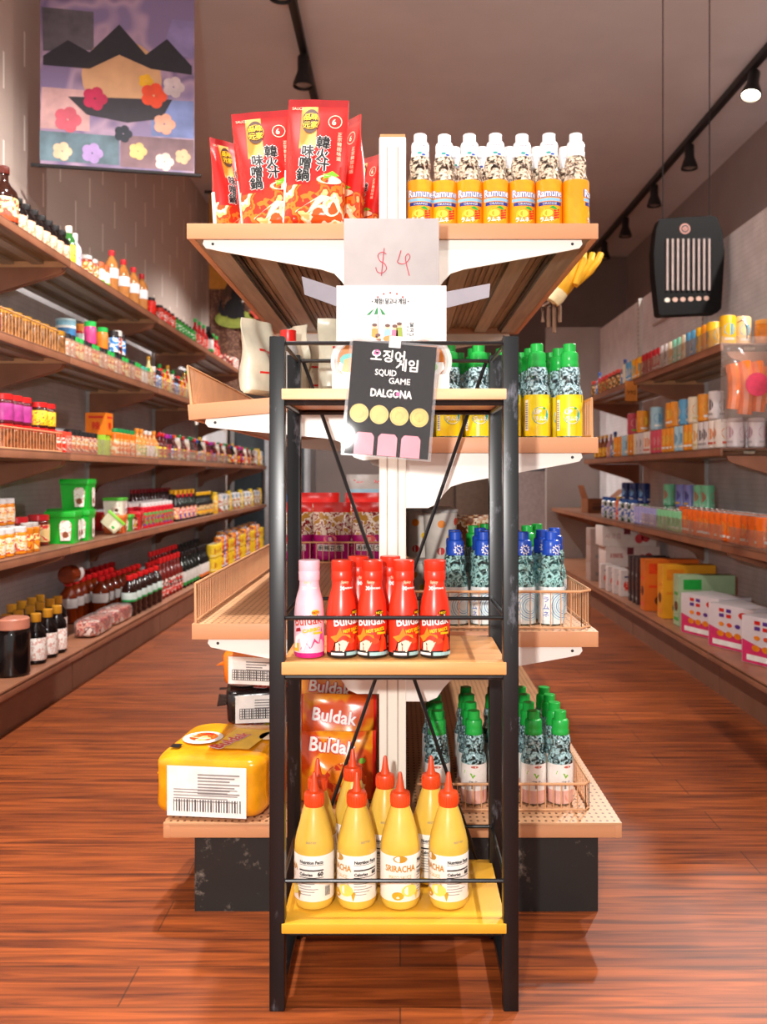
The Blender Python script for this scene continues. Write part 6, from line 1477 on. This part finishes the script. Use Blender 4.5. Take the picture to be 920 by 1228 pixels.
mb = MB(); u, v = hp(818, 277.5); mb.disc(u, v, .027, .027, f, mat('#b8786a', .4), 18); f2 = flat((0, -.0512, 0), (1, 0, 0), (0, 0, 1)); mb.disc(u, v, .020, .020, f2, mat('#1a1216', .4), 18); mb.rect(u - .015, v - .003, u + .015, v + .003, flat((0, -.0518, 0), (1, 0, 0), (0, 0, 1)), mat('#b8786a', .4)); mb.ring(u, v, .007, .012, flat((0, -.0518, 0), (1, 0, 0), (0, 0, 1)), mat('#b8786a', .4), 14); obj('badge', mb, ht)
for k in range(6):
    u, v = hp(797 + k * 9.3, 362 - k * .4); mb = MB(); mb.disc(u, v, .014, .012, f, mat('#c9a494', .35) if k else mat('#e8dccc', .3), 12); obj('control_button', mb, ht)
for px in (795, 851):
    u, v = hp(px, 264); mb = MB(); mb.tube([(u, 0, v), (u, 0, CH - (CAMZ + 250 / F * yh) - .002)], .003, DARK, 6); obj('hanging_wire', mb, ht)
# pale conduit beside the heater, on the wall unit back
cd = MB(); PC = mat('#b8aeaa', .4); cd.tube([(1.672, 6.05, 1.86), (1.672, 5.5, 1.86), (1.672, 5.05, 1.862), (1.672, 4.98, 1.875), (1.672, 4.95, 1.92), (1.672, 4.9, 2.09)], .01, PC, 8)
tag(obj('cable_conduit', cd), 'pale bent cable conduit on the wall panel beside the black heater', 'conduit')
# orange price tag and hanging bag
mb = MB(); mb.box(-.035, -.002, -.11, .035, .002, 0, mat('#d98a3c', .5)); t = thing('price_tag', 'orange price tag hanging from the edge of the heater-wall top shelf', 'price tag', (1.262, 4.96 + .05, R1 - .012), .2); obj('card', mb, t)
mb = MB(); mb.text('990', 0, -.075, .035, flat((0, -.0026, 0), (1, 0, 0), (0, 0, 1)), BROWNP); obj('figures', mb, t)
def hangbag():
    mb = MB(); om = mat('#e8701c', .3, var=.15)
    for (x, z, l, r) in ((-.055, .05, .17, .025), (-.01, .03, .2, .028), (.04, .04, .19, .027), (.075, .07, .14, .02)): mb.tube([(x, 0, z), (x + .004, -.006, z + l * .3), (x + .002, -.008, z + l * .7), (x - .004, 0, z + l)], r, om, 10)
    s = MB(); s.pillow(.2, .33, .09, lambda u, v: film('f0dcd0', .1, .05), 14, 20, wr=.003, seed=3)
    l = MB(); l.disc(.02, .14, .045, .045, flat((0, -.052, 0), (1, 0, 0), (0, 0, 1)), mat('#d83a5a', .35, var=.15, scale=30), 18)
    h = MB(); h.tube([(0, 0, .32), (0, 0, .36), (.0, .03, .40), (0, .10, .40)], .003, CHROME, 6)
    return [('contents', mb.mesh()), ('clear_wrapper', s.mesh()), ('sticker', l.mesh()), ('hook', h.mesh())]
kind('hangbag', 'sausage_bag', 'bag', hangbag)
labelled(put('hangbag', (1.335, 3.53, 1.075), 0), 'clear bag of orange sausages hanging at the shop-front end of the heater-wall top shelf')
pk('orpot', 'sauce_pot', 'jar', .1, .05, mat('#d9801c', .2, var=.25), mat('#e09a3c', .3), None); labelled(put('orpot', (1.49, 3.72, R1 + .001), 0), 'amber sauce pot at the shop-front end of the heater-wall top shelf')
# plush banana behind the gondola top shelf, on its upright's peg
bx_, by_, bz_ = 202 / F * 3.2, 3.2, CAMZ + 236 / F * 3.2
bnn = thing('banana_toy', 'yellow plush banana hanging beyond the heater side of the gondola top shelf', 'toy', (bx_, by_, bz_)); bnn.scale = (.9, .9, .9)
YB = mat('#f0b41c', .6, var=.1, scale=20)
mb = MB(); mb.T = Matrix.Rotation(.62, 4, 'Y')
mb.lathe([(0, -.09), (.02, -.088), (.034, -.07), (.038, -.03), (.036, .02), (.026, .07), (.012, .10), (0, .105)], YB, 14); obj('body', mb, bnn)
for a in (-.4, .25, .9):
    mb = MB(); mb.tube([(.02, -.03 + .02 * a, -.03), (.05 + .03 * a, -.04, .02), (.07 + .04 * a, -.035, .06), (.075 + .05 * a, -.02, .09)], .013, YB, 8); obj('peel', mb, bnn)
mb = MB(); mb.T = Matrix.Rotation(.62, 4, 'Y'); mb.lathe([(0, -.118), (.03, -.112), (.036, -.085), (.036, -.06), (.03, -.058)], mat('#f2e4b4', .6), 14); obj('tip', mb, bnn)
for k in range(4):
    mb = MB(); x = -.10 + .022 * k; mb.tube([(-.05, 0, -.08), (x, 0, -.11), (x, 0, -.17 - .02 * (k % 3))], .008, mat('#6a4a34', .6), 6); obj('tassel', mb, bnn)
mb = MB(); mb.tube([(.03, 0, .085), ((.395 - bx_) / .9, (3.02 - by_) / .9, (1.352 - bz_) / .9)], .004, DARK, 6); obj('hook', mb, bnn)
# grey framed panel and dark tall cabinet doors beyond the shelving
fr = thing('framed_board', 'grey framed pale board leaning at the far end beyond the sodas', 'board', (1.23, 8.9, 0)); FM = mat('#56565e', .4)
mb = MB(); mb.box(-.30, 0, 0, .30, .04, .98, FM, .02); obj('frame', mb, fr); mb = MB(); mb.box(-.24, -.006, .06, .24, .001, .91, mat('#b5aaa8', .25)); obj('panel', mb, fr)
cab = thing('tall_cabinet', 'tall brown panelled cabinet standing against the back wall', 'cabinet', (1.1, 10.2, 0))
mb = MB(); mb.box(-.9, 0, 0, 1.5, .38, 1.9, mat('#4f4038', .5)); obj('carcass', mb, cab)
for k in range(6):
    mb = MB(); mb.box(-.88 + k * .4, -.02, .06, -.5 + k * .4, -.001, 1.86, mat('#6a584c', .45, var=.1), .004); d_ = obj('door', mb, cab); mb = MB(); mb.tube([(-.54 + k * .4, -.03, .9), (-.54 + k * .4, -.03, 1.05)], .006, CHROME, 6); obj('handle', mb, d_)
# glass-doored cooler beyond the block-wall shelving
fz = thing('drinks_cooler', 'glass doored steel cooler at the far end of the block wall', 'cooler', (-1.38, 9.5, 0))
mb = MB(); mb.box(-.39, 0, 0, .45, .62, 1.55, mat('#8a8a8c', .3, metal=.5), .01); obj('body', mb, fz)
for k in range(2):
    mb = MB(); mb.box(-.37 + k * .42, -.03, .12, .02 + k * .41, -.002, 1.45, mat('#9fa2a6', .3, metal=.4), .006); d_ = obj('door', mb, fz); mb = MB(); mb.box(-.33 + k * .42, -.034, .2, -.02 + k * .41, -.031, 1.38, mat('#3a4248', .08)); obj('glass_pane', mb, d_); mb = MB(); mb.tube([(-.02 + k * .1, -.05, .6), (-.02 + k * .1, -.05, 1.0)], .01, CHROME, 8); obj('handle', mb, d_)
finish_labels()
check_words()
